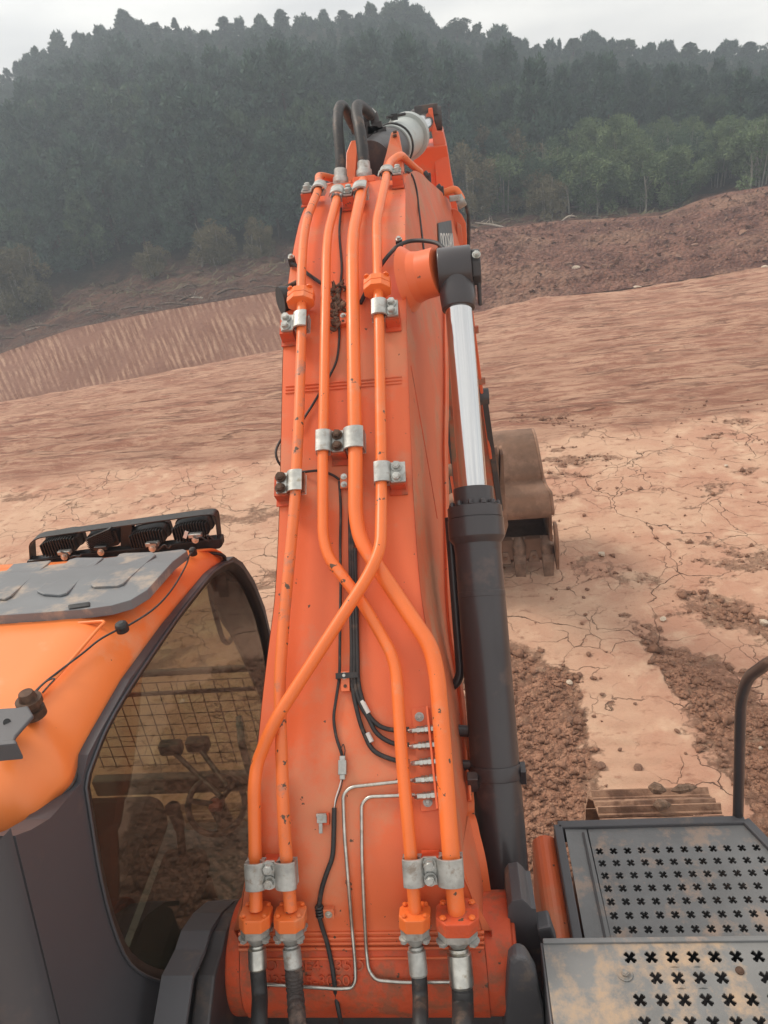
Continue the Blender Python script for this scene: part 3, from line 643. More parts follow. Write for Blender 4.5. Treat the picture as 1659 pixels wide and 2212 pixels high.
def clamp(x, y, half, arcs, bolts, matb='zinc', v_len=.05, side=0, label=None, dir_px=None, boltmat='zinc', off=PO, bracket=True):
    """strap over one or two pipes. arcs: list of (x px of pipe centre, pipe radius); half: (x left, x right) of the strap ends; bolts: x px list"""
    p, tv, nn = frame_at(x, y, off); o = p
    if dir_px:      # run of the pipe here
        a, b_ = S(dir_px[0], y+12, off), S(dir_px[1], y-12, off); tv = (b_-a).normalized(); ux = tv.cross(nn).normalized(); nn = ux.cross(tv).normalized()
    else: ux = X3
    def u_of(px): return (S(px, y, off)-o).dot(ux)
    u0, u1 = u_of(half[0]), u_of(half[1]); A = [(u_of(c), r) for c, r in arcs]; base = 0.004; th = .006
    us = np.linspace(u0, u1, 60); outer = []
    for u in us:
        h = base
        for c, r in A:
            R = r+th; d = abs(u-c)
            if d < R*1.25: h = max(h, (R*sqrt(max(0, 1-(d/(R*1.25))**2))**.8)+.002)
        outer.append((u, h))
    b = MB()
    inner = [(u, max(-.004, h-th*1.25)) for u, h in outer]
    # end skirts wrap down the outermost pipe
    n = len(outer); vs = []
    for s in (-v_len/2, v_len/2):
        for (u, h) in outer: vs.append(o+ux*u+nn*h+tv*s)
        for (u, h) in inner: vs.append(o+ux*u+nn*h+tv*s)
    fs = []
    for i in range(n-1):
        fs += [(i, i+1, 2*n+i+1, 2*n+i), (n+i, 3*n+i, 3*n+i+1, n+i+1), (i, n+i, n+i+1, i+1), (2*n+i, 2*n+i+1, 3*n+i+1, 3*n+i)]
    fs += [(0, 2*n, 3*n, n), (n-1, 2*n-1, 4*n-1, 3*n-1)]
    b.add(vs, fs); 
    # lower shoe under the pipes
    for c, r in A:
        m = o+ux*c; b.prism([m+ux*(-r-.006)+nn*(-.001)-tv*v_len*.46, m+ux*(-r-.006)-nn*(r+.006)-tv*v_len*.46, m+ux*(r+.006)-nn*(r+.006)-tv*v_len*.46, m+ux*(r+.006)+nn*(-.001)-tv*v_len*.46, m+ux*(r*.8)-nn*(r*.6)-tv*v_len*.46, m-nn*(r*1.0)-tv*v_len*.46, m-ux*(r*.8)-nn*(r*.6)-tv*v_len*.46], tv*v_len*.92)
    cl = b.build('pipe_clamp', M[matb], ex, label=label)
    for f in cl.data.polygons: f.use_smooth = False
    md = cl.modifiers.new('bevel', 'BEVEL'); md.width = .0012; md.segments = 2; md.limit_method = 'ANGLE'; md.angle_limit = radians(40)
    for bx in bolts:
        for s in (-.27, .27):
            bp = o+ux*u_of(bx)+nn*(base+.002)+tv*(v_len*s); make_bolt(bp, nn, cl, boltmat, .0115, .012)
    if bracket:
        bc = u_of(sum(bolts)/len(bolts)); q = o+ux*bc; w_ = .021
        b = MB(); H_ = off-.002
        b.add([q+ux*(sx*w_)+tv*(v_len*(.42 if st_ > 0 else -.55))+nn*hh for hh in (-.006, -H_) for sx in (-1, 1) for st_ in (-1, 1)], [(0, 1, 3, 2), (4, 6, 7, 5), (0, 4, 5, 1), (2, 3, 7, 6), (0, 2, 6, 4), (1, 5, 7, 3)])
        b.add([q+ux*(sx*(w_+.003))-tv*(v_len*.8)+nn*(-H_+.001+hh)+tv*(st_*.05) for hh in (0, .004) for sx in (-1, 1) for st_ in (0, 1)], [(0, 1, 3, 2), (4, 6, 7, 5), (0, 4, 5, 1), (2, 3, 7, 6), (0, 2, 6, 4), (1, 5, 7, 3)])
        recalc(b.build('clamp_bracket', M['orange_cast'], cl))
    return cl
rA, rB, rC, rD = .0158, .0155, .0152, .0205
clamp(588, 1888, (533, 641), [(551, rA), (619, rB)], [583], v_len=.062, label='double clamp at the lower left of the boom')
clamp(935, 1880, (871, 1001), [(891, rC), (975, rD)], [929], v_len=.062, label='double clamp at the lower right of the boom')
clamp(625, 1043, (598, 655), [(641, rB)], [607], matb='bright', v_len=.062, boltmat='rust', label='scratched bright clamp with two rusty bolts on the left edge')
clamp(840, 1022, (809, 876), [(824, rA)], [857], v_len=.06, label='right-hand clamp with one rusty bolt')
clamp(735, 953, (684, 787), [(698, rC), (767, rD)], [729], v_len=.066, boltmat='rust', label='middle double clamp with rusty bolts')
clamp(636, 697, (609, 664), [(652, rB)], [618], v_len=.062)
clamp(831, 668, (803, 860), [(818, rA)], [846], v_len=.062)
clamp(752, 415, (714, 792), [(729, rC), (779, rD)], [752], v_len=.075, label='double clamp under the arched hoses')
clamp(678, 408, (655, 704), [(689, rB)], [664], v_len=.075)
clamp(846, 372, (818, 866), [(835, rA)], [858], v_len=.09)
# orange flange joints in the two outer pipes
for (x, y, k) in ((650, 646, 'B'), (815, 620, 'A')):
    p, tv, nn = frame_at(x, y); par = pipe_obj[k]
    for s in (-.022, .003):
        b = MB(); c = p+tv*s; q = []
        for a in range(8):
            an = pi/8+a*pi/4; q.append(c+X3*(.042*cos(an)*(1.08 if abs(cos(an)) > .8 else 1))+nn*(.036*sin(an)))
        b.prism(q, tv*.023); b.build('flange', M['pipe'], par, bevel=.002)
    for sx in (-1, 1):
        for sn in (-1, 1): make_bolt(p+X3*(sx*.030)+nn*(sn*.022)+tv*.026, tv, par, 'pipe', .007, .006)
# lower flange, split-flange collar, ferrule and rubber hose of each pipe
HOSES = {'A': ((553, 1985), (556, 2045), (557, 2094), (561, 2140), (565, 2230)), 'B': ((627, 1985), (632, 2040), (634, 2090), (638, 2140), (650, 2230)), 'C': ((896, 1985), (903, 2040), (905, 2108), (908, 2150), (911, 2230)), 'D': ((988, 1985), (994, 2045), (998, 2132), (1000, 2170), (1003, 2240))}
for k, pts in HOSES.items():
    r = PIPES[k][0]; fx, fy = pts[0]; p, tv, nn = frame_at(fx, 1968); p2 = S(fx+1, 2010, PO); ax = (p2-p).normalized(); ux = X3; n2 = ux.cross(ax).normalized()
    n2 = n2 if n2.dot(nn) > 0 else -n2; big = r/.0155
    par = pipe_obj[k]
    def oct_(c, w_, h_): return [c+ux*(w_*a)+n2*(h_*b_) for a, b_ in ((-1, -.45), (-.55, -1), (.55, -1), (1, -.45), (1, .45), (.55, 1), (-.55, 1), (-1, .45))]
    b = MB(); b.prism(oct_(p, .037*big, .034*big), ax*.034); b.build('flange', M['pipe'] if k != 'D' else M['orange_cast'], par, bevel=.003)
    b = MB(); b.prism(oct_(p+ax*.034, .034*big, .031*big), ax*.020); b.lathe(p+ax*.054, p+ax*.085, [(0, .031*big), (.5, .024*big), (1, .015*big)], 20); b.build('collar', M['zinc'], par, bevel=.002)
    for sx in (-1, 1):
        for sn in (-1, 1):
            make_bolt(p+ax*.054+ux*(sx*.026*big)+n2*(sn*.019*big), ax, par, 'zinc', .0085*big, .010)
            b = MB(); bolt_mb(b, p+ux*(sx*.025*big)+n2*(sn*.019*big), -ax, .006*big, .003, False); b.build('bolt', M['pipe'], par)
    h0 = p+ax*.080; e1 = S(pts[2][0], pts[2][1], PO+.012) if pts[2][1] < 2120 else S(pts[2][0], pts[2][1], PO+.012)
    b = MB(); b.lathe(h0, e1, [(0, .0135*big), (.12, .0135*big), (.13, .018*big), (.2, .018*big), (.22, .0165*big), (.26, .0215*big), (.94, .0215*big), (1, .0195*big)], 16 if k != 'D' else 12)
    hs = empty('hose'); hs.parent = ex; hs['label'] = {'A': 'leftmost black hose at the boom foot', 'B': 'wrinkled sleeved hose at the boom foot', 'C': 'black hose with bronze ferrule', 'D': 'thickest hose, with long zinc ferrule'}[k]
    b.build('ferrule', M['bright' if k in 'AD' else 'zinc'], hs)
    d2 = P3(pts[3][0], pts[3][1]+10, e1.y-.035); d3 = P3(pts[4][0], pts[4][1]+30, d2.y-.10); rr_ = .0185*big
    path = smooth_path([e1-(e1-h0)*.02, e1+(e1-h0)*.12, d2, d3, d3+(d3-d2)*1.2+Vector((0, -.02, -.25))], 10)
    if k == 'B':
        path = smooth_path(path, 3); radii = [rr_*(1.0+.13*abs(sin(i*.55))+random.uniform(-.04, .05)) if i > 22 else rr_ for i in range(len(path))]
        b = MB(); b.tube(path, radii, 18); b.build('rubber_sleeve', M['sleeve'], hs)
    else: b = MB(); b.tube(path, rr_, 16); b.build('rubber_sleeve', M['rubber'], hs)

# ---- thin cable, small black hoses and steel grease lines on the boom
def cable(pts, r, material, name, parent=ex, off=.008, label=None, pre=(), post=()):
    P_ = list(pre)+[S(x, y, off) if len(q) == 0 else S(x, y, q[0]) for x, y, *q in pts]+list(post)
    return MB().tube(smooth_path(P_, 6), r, 8).build(name, M[material], parent, label=label)
cable([(737, 450), (733, 500), (738, 570), (737, 600), (733, 640)], .0042, 'rubber', 'cable')
cable([(731, 690), (733, 725), (728, 775), (712, 812), (690, 850), (664, 892), (640, 925)], .0038, 'rubber', 'cable', post=[P3(618, 940, 2.06), P3(604, 955, 2.02), P3(596, 978, 1.98), P3(604, 1002, 1.97), P3(625, 1016, 1.98), S(655, 1019, .012), S(690, 1017, .01), S(718, 1026, .01), S(733, 1036, .01)])
cable([(733, 1040), (736, 1100), (735, 1180), (736, 1250), (735, 1330), (734, 1400), (733, 1460), (726, 1510), (721, 1550), (726, 1590), (737, 1625), (741, 1640)], .0040, 'rubber', 'cable')
cable([(740, 1672), (733, 1700), (725, 1725), (722, 1750)], .0015, 'white', 'signal_wire'); cable([(742, 1672), (737, 1700), (727, 1728), (722, 1750)], .0015, 'rubber', 'signal_wire')
cable([(722, 1745), (721, 1800), (718, 1850), (705, 1888), (694, 1925), (689, 1970), (695, 2000), (706, 2035), (716, 2080), (722, 2120)], .0058, 'rubber', 'cable', post=[P3(727, 2160, 1.03), P3(738, 2215, .98), P3(746, 2260, .9)])
b = MB()     # connector plug
p, tv, nn = S(740, 1658, .012, True); R3 = Matrix((X3, tv, nn)).transposed(); b.box(p, (.020, .034, .014), R3); b.box(p+tv*.021, (.014, .012, .011), R3); b.box(p-tv*.022, (.013, .012, .010), R3); b.build('plug', M['zinc'], ex, bevel=.0015)
b = MB()
for q in ((-.004, 0), (.004, .002)):
    b.tube([p+tv*.026+X3*q[0], p+tv*.04+X3*q[0]*1.6+nn*.002, p+tv*.055+X3*q[1]], .0013, 5)
b.build('signal_wire', M['rubber'], ex)
for dx, path in ((0, [(756, 985), (756, 1100), (757, 1200), (758, 1300), (760, 1400), (760, 1470), (770, 1530), (785, 1580), (808, 1622), (856, 1643), (884, 1645)]), (1, [(761, 1100), (762, 1200), (764, 1300), (766, 1400), (766, 1470), (778, 1520), (795, 1550), (815, 1585), (850, 1606), (884, 1609)]), (2, [(767, 1185), (768, 1240), (770, 1300), (772, 1400), (774, 1470), (784, 1515), (797, 1545), (820, 1568), (850, 1577), (884, 1575)])):
    cable(path, .0058, 'rubber', 'grease_hose', off=.011, label='thin black hose of the trio on the boom')
for x, y, a in ((796, 1541, (787, 1524)), (803, 1603, (797, 1591))):
    q0 = S(x, y, .011); q1 = S(a[0], a[1], .011); MB().cyl(q0, q1+(q1-q0)*.6, .0068, seg=12).build('tape_marker', M['white'], ex)
GL = [[(896, 1685), (848, 1690), (758, 1700), (741, 1716), (744, 1800), (752, 1900), (760, 2000), (767, 2080), (768, 2118), (760, 2134), (730, 2136), (640, 2130), (576, 2126)], [(896, 1717), (850, 1719), (796, 1721), (781, 1737), (782, 1850), (786, 1950), (791, 2050), (796, 2095), (812, 2117), (870, 2122), (975, 2121)]]
for g in GL: MB().tube(fillet([S(x, y, .010) for x, y in g], .022, 6), .0044, 10).build('grease_line', M['bright'], ex, label='thin bare steel grease line')
# fitting plate with five couplings
fp = empty('grease_manifold'); fp.parent = ex
a0, a1 = S(908, 1530, 0), S(930, 1752, 0); p, tv, nn = S(915, 1640, 0, True); run = (a1-a0).normalized(); ux = run.cross(nn).normalized(); ux = ux if ux.x > 0 else -ux
b = MB(); L_ = (a1-a0).length; b.prism([a0-ux*.022, a0+ux*.020, a1+ux*.020, a1-ux*.022], nn*.006); b.build('base_plate', M['orange'], fp, bevel=.001)
b = MB(); q0 = a0+ux*.016+run*.004; q1 = a1+ux*.016; b.prism([q0+nn*.006, q0+nn*.036, q1+nn*.036, q1+nn*.006], ux*.005); b.build('upright_plate', M['orange'], fp, bevel=.001)
make_bolt(a0+run*.022-ux*.004+nn*.006, nn, fp, 'zinc', .0085, .006); make_bolt(a1-run*.020-ux*.004+nn*.006, nn, fp, 'zinc', .0085, .006)
for k, y in enumerate((1575, 1609, 1645, 1682, 1717)):
    c = S(interp(y, [(1530, 922), (1752, 944)]), y, .019); st_ = c-ux*.052
    b = MB(); b.lathe(st_, c-ux*.030, [(0, .0045), (.5, .0065), (1, .0065)] if k < 3 else [(0, .0035), (.4, .0075), (1, .0075)], 12)
    b.cyl(c-ux*.030, c-ux*.022, .0095, seg=6, smooth=False); b.cyl(c-ux*.020, c-ux*.012, .0092, seg=6, smooth=False); b.cyl(c-ux*.022, c-ux*.008, .0065, seg=12); b.cyl(c-ux*.010, c-ux*.001, .0102, seg=6, smooth=False); b.cyl(c+ux*.005, c+ux*.012, .0098, seg=6, smooth=False)
    b.cyl(c+ux*.012, c+ux*.020, .006, seg=10); b.build('coupling', M['bright'], fp)
# small brackets
def small_bracket(x, y, w_=.022, l=.045, bolts=((0, .01),), holes=((0, -.012),), material='orange', h=.016, strap=None):
    p, tv, nn = S(x, y, 0, True); R3 = Matrix((X3, tv, nn)).transposed(); o = empty('cable_bracket'); o.parent = ex
    b = MB(); b.box(p+nn*h/2, (w_, l, h), R3); b.build('block', M[material], o, bevel=.0012)
    for u, v in bolts: make_bolt(p+nn*h+X3*u+tv*v, nn, o, 'bright', .0066, .004)
    for u, v in holes: MB().cyl(p+nn*(h-.001)+X3*u+tv*v, p+nn*(h+.0015)+X3*u+tv*v, .0045, seg=12).build('bolt_hole', M['rust'], o)
    if strap:
        b = MB(); (u0, u1, v) = strap; b.box(p+nn*(h+.005)+X3*((u0+u1)/2)+tv*v, (u1-u0, .014, .004), R3); b.box(p+nn*.009+X3*u1+tv*v, (.004, .014, .022), R3); b.box(p+nn*.009+X3*u0+tv*v, (.004, .014, .022), R3); b.build('strap', M['rubber'], o)
    return o
small_bracket(743, 695, strap=None); small_bracket(745, 1043, bolts=((0, .012), (0, -.012)), holes=()); small_bracket(748, 1473, l=.05, bolts=((-.002, .014),), strap=(-.022, .034, .014)); small_bracket(712, 1966, .026, .024, bolts=((0, 0),), holes=(), h=.014)
b = MB(); q = S(690, 1966, .010, True)
for k in range(4): b.lathe(q[0]+q[1]*(.012-.008*k)-X3*.0, q[0]+q[1]*(.006-.008*k), [(0, .009), (.5, .0108), (1, .009)], 12)
b.build('tape_wrap', M['rubber'], ex)
o = empty('hose_clip'); o.parent = ex; p, tv, nn = S(702, 1768, 0, True); R3 = Matrix((X3, tv, nn)).transposed()
b = MB(); b.box(p+nn*.006, (.024, .026, .012), R3); b.build('block', M['orange_cast'], o, bevel=.001)
b = MB(); b.box(p+nn*.018-X3*.004+tv*.002, (.024, .018, .004), R3); b.box(p+nn*.015-X3*.008-tv*.018, (.009, .026, .003), R3); b.cyl(p+nn*.012-X3*.018+tv*.008, p+nn*.012+X3*.006+tv*.008, .006, seg=10); b.build('spring_clip', M['zinc'], o, bevel=.001)
# mud and dead leaves caught behind the cable
b = MB(); rr = random.Random(2)
for k in range(46):
    x = rr.uniform(716, 745) if k < 30 else rr.uniform(714, 730); y = rr.uniform(612, 672) if k < 30 else rr.uniform(672, 712)
    c = S(x, y, rr.uniform(.003, .022)); d = Vector((rr.uniform(-1, 1), rr.uniform(-1, 1), rr.uniform(-1, 1))).normalized(); l = rr.uniform(.010, .022)
    b.lathe(c-d*l, c+d*l, [(0, .001), (.3, rr.uniform(.004, .009)), (.7, rr.uniform(.004, .008)), (1, .001)], 6)
b.build('mud_clump', M['mud'], ex, label='dried mud and leaves caught behind the cable')
# lubrication hose over the pin, with its clamps
MB().tube(smooth_path([S(779, 655, .012), S(790, 632, .014), S(822, 575, .018), S(845, 545, .03), S(862, 530, .035), P3(885, 521, 2.62), P3(915, 520, 2.6), P3(945, 526, 2.55), P3(960, 540, 2.5), P3(966, 560, 2.46)], 6), .0068, 10).build('pin_grease_hose', M['rubber'], ex)
MB().tube(smooth_path([S(694, 612, .012), S(668, 594, .013), S(648, 578, .014), S(630, 568, .02)], 6), .0060, 10).build('pin_grease_hose', M['rubber'], ex)
for x, y in ((863, 531), (632, 569)):
    p, tv, nn = S(x, y, .012, True); o = empty('hose_clip'); o.parent = ex; R3 = Matrix((X3, tv, nn)).transposed(); b = MB(); b.box(p+nn*.008, (.022, .022, .03), R3); b.build('block', M['rubber'], o, bevel=.002); make_bolt(p+nn*.024, nn, o, 'bright', .008, .006)
MB().tube(smooth_path([S(879, 371, .006), P3(890, 378, 3.50), SP(897, 410, .006), SP(902, 450, .006), SP(908, 500, .006), SP(912, 535, .006), SP(916, 560, .006)], 6), .004, 8).build('cable', M['rubber'], ex)
# dark cover peeping past the left side plate (lamp)
bl = empty('boom_lamp'); bl.parent = ex
b = MB(); p = P3(614, 648, 2.42); b.lathe(p+Vector((.05, .03, 0)), p+Vector((-.012, -.005, 0)), [(0, .02), (.4, .040), (1, .045)], 20); b.build('lamp_body', M['plastic'], bl); MB().cyl(p+Vector((.0, .03, .03)), p+Vector((.06, .04, .05)), .008).build('lamp_bracket', M['rust'], bl)

# ---- boom cylinder with its pin boss
T_ = P3(984, 582, 2.45); B_ = P3(1098, 2010, 1.30); axd = (B_-T_).normalized(); Ltot = (B_-T_).length
bcyl = empty('boom_cylinder'); bcyl.parent = ex; bcyl['label'] = 'black boom cylinder with long bright rod right of the boom'
pinx = X3
b = MB(); b.lathe(Vector((.172, T_.y+.03, T_.z-.02)), Vector((T_.x-.055, T_.y, T_.z)), [(0, .105), (.25, .082), (.5, .076), (1, .075)], 36); b.build('pin_boss', M['orange'], boomo)
b = MB(); b.cyl(T_-X3*.056, T_+X3*.050, .070, seg=40); rp = lambda y_: onp(1000, y_, 0, T_.x)
b.lathe(T_+axd*.03, T_+axd*.135, [(0, .056), (.6, .056), (1, .052)], 32); b.build('rod_eye', M['black'], bcyl, bevel=.004)
b = MB(); b.cyl(T_+X3*.050, T_+X3*.078, .058, seg=8, smooth=False, rot=.3); b.box(T_+X3*.07+Vector((0, -.01, -.075)), (.012, .05, .08)); b.build('pin_keeper', M['darkgrey'], bcyl, bevel=.004)
make_bolt(T_+X3*.066+Vector((0, -.05, .045)), Vector((0, -.7, .7)), bcyl, 'bright', .010, .008)
def on_axis(y):  # distance down the axis at which the cylinder reaches photo row y
    lo, hi = 0., Ltot
    for _ in range(40):
        m = (lo+hi)/2
        if proj(T_+axd*m)[1] < y: lo = m
        else: hi = m
    return lo
s_rod0, s_gl, s_g2, s_g3, s_b0, s_end = on_axis(640), on_axis(1055), on_axis(1095), on_axis(1160), on_axis(1178), on_axis(1962)
MB().cyl(T_+axd*.12, T_+axd*(s_gl+.1), .0425, seg=64).build('piston_rod', M['chrome'], bcyl)
b = MB(); b.lathe(T_+axd*s_gl, T_+axd*s_g2, [(0, .057), (.02, .0605), (1, .0605)], 48); b.lathe(T_+axd*s_g2, T_+axd*s_b0, [(0, .078), (.02, .082), (.30, .082), (.31, .080), (.33, .080), (.34, .084), (.80, .084), (.86, .080), (.97, .071), (1, .0705)], 56); b.build('gland', M['black'], bcyl)
for k in range(12):
    a = k*pi/6; u = axd.orthogonal().normalized(); v = axd.cross(u); make_bolt(T_+axd*s_g2+u*(.0705*cos(a))+v*(.0705*sin(a)), -axd, bcyl, 'black', .0075, .010)
b = MB(); b.lathe(T_+axd*s_b0, T_+axd*s_end, [(0, .0705), (.0, .0715), (.02, .0695), (.135, .0695), (.136, .0705), (.15, .0705), (.151, .0698), (1, .0700)], 64); b.cyl(T_+axd*(s_end), B_+axd*.03, .062, seg=32); b.cyl(B_-X3*.07, B_+X3*.07, .075, seg=32); b.build('barrel', M['black'], bcyl)
s_c = on_axis(1650); s_c2 = on_axis(1682); b = MB(); b.lathe(T_+axd*s_c, T_+axd*s_c2, [(0, .0735), (1, .0735)], 56); cc = T_+axd*((s_c+s_c2)/2); b.box(cc+Vector((-.066, -.045, .01)), (.03, .03, .05)); b.box(cc+Vector((.076, -.01, .0)), (.016, .04, .05)); b.build('band_clamp', M['black'], bcyl, bevel=.002)
# side lines of the cylinder
b = MB(); off_ = Vector((-.080, .055, -.02))
def side_pt(y, o_): return T_+axd*on_axis(y)+o_
b.tube(fillet([side_pt(1120, off_), side_pt(1490, off_), side_pt(1540, off_+Vector((-.10, .06, 0)))], .05), .014, 12)
b.tube(fillet([side_pt(1590, Vector((-.05, .02, 0))), side_pt(1588, Vector((-.13, .03, 0)))], .04), .017, 12)
b.tube([side_pt(1655, Vector((-.05, .0, 0))), side_pt(1655, Vector((-.14, .02, 0)))], .015, 10); b.build('cylinder_line', M['black'], bcyl)

# ---- head of the boom: arm cylinder, brackets, arched hoses, arm
ac = empty('arm_cylinder'); ac.parent = ex
A0 = P3(800, 355, 3.7); A1 = P3(846, 318, 4.3); A2 = P3(884, 292, 4.75); A3 = P3(926, 258, 5.1)
d_ = (A2-A0).normalized()
MB().cyl(A0, A1, .098, seg=40).build('base_barrel', M['darkgrey'], ac, label='dark greasy rear of the arm cylinder')
MB().lathe(A1-d_*.03, A2, [(0, .106), (.05, .106), (.06, .100), (.8, .104), (.80, .124), (.93, .124), (.93, .112), (1, .108)], 48).build('gland', M['barrel_grey'], ac, label='pale grey front of the arm cylinder')
MB().tube([A1+d_*.02+Vector((sin(a)*.108, 0, cos(a)*.108)) for a in np.linspace(-1.4, 2.3, 18)], .006, 6).build('cable_tie', M['rubber'], ac)
MB().cyl(A2, A3, .062, .058, seg=32).build('piston_rod', M['chrome'], ac)
b = MB(); b.box(A1+d_*.16+Vector((.0, -.03, .125)), (.035, .04, .03)); b.cyl(A1+d_*.12+Vector((-.03, -.03, .13)), A1+d_*.2+Vector((.05, -.03, .13)), .008); b.build('hose_clip', M['plastic'], ac)
b = MB(); b.cyl(A3-X3*.10, A3+X3*.08, .065, seg=28); b.box(A3+Vector((-.01, -.02, .05)), (.14, .12, .06)); b.build('rod_eye', M['darkgrey'], ac, bevel=.006)
# dark tangle of fittings behind the arches
b = MB(); rr = random.Random(9)
b.tube(smooth_path([P3(786, 262, 4.1), P3(796, 244, 4.1), P3(806, 246, 4.1), P3(812, 268, 4.1)], 6), .022, 12)
for k in range(7): c = P3(770+k*9, 282+rr.uniform(-10, 6), 4.1); b.box(c, (.05, .05, .035), Matrix.Rotation(rr.uniform(-.6, .6), 3, 'Y'))
b.build('hose_fittings', M['darkgrey'], ac, bevel=.004)
b = MB(); b.lathe(P3(798, 242, 4.08), P3(806, 250, 4.08), [(0, .024), (1, .024)], 14); b.lathe(P3(756, 268, 4.08), P3(764, 262, 4.08), [(0, .02), (1, .02)], 14); b.build('hose_ferrule', M['zinc'], ac)
for pts, r in (([P3(736, 392, 3.46), P3(735, 340, 3.5), P3(730, 275, 3.58), P3(731, 240, 3.68), P3(738, 228, 3.78), P3(748, 240, 3.9), P3(758, 262, 4.0), P3(772, 285, 4.1)], .0225), ([P3(787, 376, 3.46), P3(784, 330, 3.5), P3(776, 275, 3.58), P3(770, 242, 3.68), P3(774, 228, 3.78), P3(788, 236, 3.9), P3(800, 248, 4.05)], .025)):
    h_ = empty('arched_hose'); h_.parent = ex
    MB().tube(smooth_path(pts, 8), r, 18).build('rubber_sleeve', M['rubber'], h_)
    q0, q1 = pts[0], pts[1]; dd = (q1-q0).normalized()
    MB().lathe(q0-dd*.02, q0+dd*.05, [(0, .03), (.2, .034), (.5, .033), (.55, .028), (1, .027)], 18).build('ferrule', M['zinc'], h_)
    b = MB(); q = [q0-dd*.045+X3*(.062*a)+Vector((0, -.6, .25)).normalized()*(.040*c) for a, c in ((-1, -.2), (-.5, -1), (.5, -1), (1, -.2), (.75, .8), (-.75, .8))]; b.prism(q, dd*.026); b.build('flange', M['orange'], h_, bevel=.003)
hb = empty('cylinder_bracket'); hb.parent = boomo
b = MB(); b.prism([P3(758, 304, 3.72), P3(773, 302, 3.72), P3(768, 372, 3.6), P3(767, 400, 3.55), P3(746, 400, 3.55), P3(748, 330, 3.68)], Vector((0, .10, -.02))); b.build('bracket_plate', M['orange'], hb, bevel=.004)
b = MB(); b.prism([P3(845, 286, 3.72), P3(860, 283, 3.72), P3(868, 326, 3.66), P3(872, 372, 3.55), P3(835, 372, 3.5), P3(826, 360, 3.5), P3(834, 332, 3.6)], Vector((0, .10, -.02))); b.build('bracket_plate', M['orange'], hb, bevel=.004)
b = MB(); 
for y in (292, 300): b.cyl(P3(849, y-6, 3.7), P3(857, y-8, 3.7), .006)
b.build('bolt', M['rust'], hb)

arm = empty('arm'); arm.parent = ex; arm['label'] = 'orange arm hanging behind the boom tip, muddy lower down'
ROW = [(318, 893, 965, 4.95), (380, 893, 975, 5.0), (450, 893, 988, 5.03), (560, 912, 1006, 5.1), (640, 925, 1013, 5.18), (740, 938, 1026, 5.3), (850, 952, 1040, 5.42), (1000, 968, 1060, 5.6), (1110, 985, 1076, 5.75)]
def arm_shell(rows):
    b = MB(); vs = []
    for y, xl, xr, Y in rows:
        l, r_ = P3(xl, y, Y), P3(xr, y, Y); m = (l.z+r_.z)/2; l.z = r_.z = m; vs += [l, r_, r_+Vector((0, .36, .04)), l+Vector((0, .36, .04))]
    n = len(rows); fs = []
    for i in range(n-1):
        for k in range(4): a = 4*i+k; c = 4*i+(k+1) % 4; fs.append((a, c, c+4, a+4))
    fs += [(0, 1, 2, 3), (4*n-1, 4*n-2, 4*n-3, 4*n-4)]; b.add(vs, fs); return b
recalc(arm_shell(ROW[:4]).build('upper_box', M['arm_clean'], arm, bevel=.006)); recalc(arm_shell(ROW[3:]).build('lower_box', M['arm'], arm, bevel=.006))
b = MB(); b.prism([P3(925, 234, 5.0), P3(934, 233, 5.0), P3(938, 262, 5.0), P3(944, 284, 5.0), P3(957, 285, 5.0), P3(967, 330, 4.97), P3(975, 382, 4.97), P3(981, 425, 4.97), P3(945, 425, 4.97), P3(940, 360, 4.97), P3(935, 300, 5.0), P3(926, 255, 5.0)], Vector((.004, .34, .03))); b.build('ear_plate', M['arm_clean'], arm, bevel=.004)
b = MB(); b.prism([P3(893, 330, 5.0), P3(901, 326, 5.0), P3(906, 345, 5.0), P3(910, 370, 5.0), P3(894, 372, 5.0)], Vector((0, .3, .03))); b.build('ear_plate', M['arm_clean'], arm, bevel=.003)
# raised edge of the arm's right side with its tabs, and the end boss by the boom tip
b = MB(); b.tube([P3(1007, 560, 5.06), P3(1014, 640, 5.12), P3(1027, 740, 5.25), P3(1041, 850, 5.37), P3(1060, 990, 5.55)], .012, 6); b.tube([P3(953, 850, 5.4), P3(970, 1000, 5.56), P3(986, 1100, 5.7)], .012, 6); b.build('edge_strip', M['arm_clean'], arm)
for x, y, Y in ((1026, 712, 5.2), (1041, 823, 5.34)): MB().box(P3(x, y, Y), (.05, .03, .05)).build('tab', M['arm'], arm, bevel=.003)
bt = empty('boom_tip'); bt.parent = boomo
q = [P3(x, y, 4.55) for x, y in ((975, 452), (985, 450), (999, 464), (1008, 482), (1010, 520), (1010, 545), (1000, 549), (986, 540), (978, 500))]; b = MB(); b.prism(q, Vector((-.05, .12, 0))); b.build('tip_plate', M['orange'], bt, bevel=.008)
q = [P3(x, y, 4.53) for x, y in ((986, 478), (996, 486), (1000, 520), (994, 538), (988, 520))]; b = MB(); b.prism(q, Vector((-.0, -.02, 0))); b.build('tip_rib', M['orange_side'], bt, bevel=.004)
b = MB(); b.tube(smooth_path([P3(1006, 440, 4.6), P3(1012, 470, 4.6), P3(1012, 530, 4.6), P3(1008, 560, 4.6)], 6), .010, 8); b.build('hose', M['rubber'], bt)
b = MB(); b.tube(fillet([P3(958, 417, 4.5), P3(968, 413, 4.5), P3(984, 408, 4.5), P3(994, 424, 4.5), P3(998, 432, 4.5)], .05, 5), .021, 12); b.build('hydraulic_pipe', M['pipe'], bt)
b = MB(); b.lathe(P3(987, 440, 4.48), P3(1003, 430, 4.48), [(0, .035), (1, .035)], 14); b.box(P3(982, 428, 4.46), (.06, .04, .03)); b.build('pipe_clamp', M['zinc'], bt, bevel=.003)
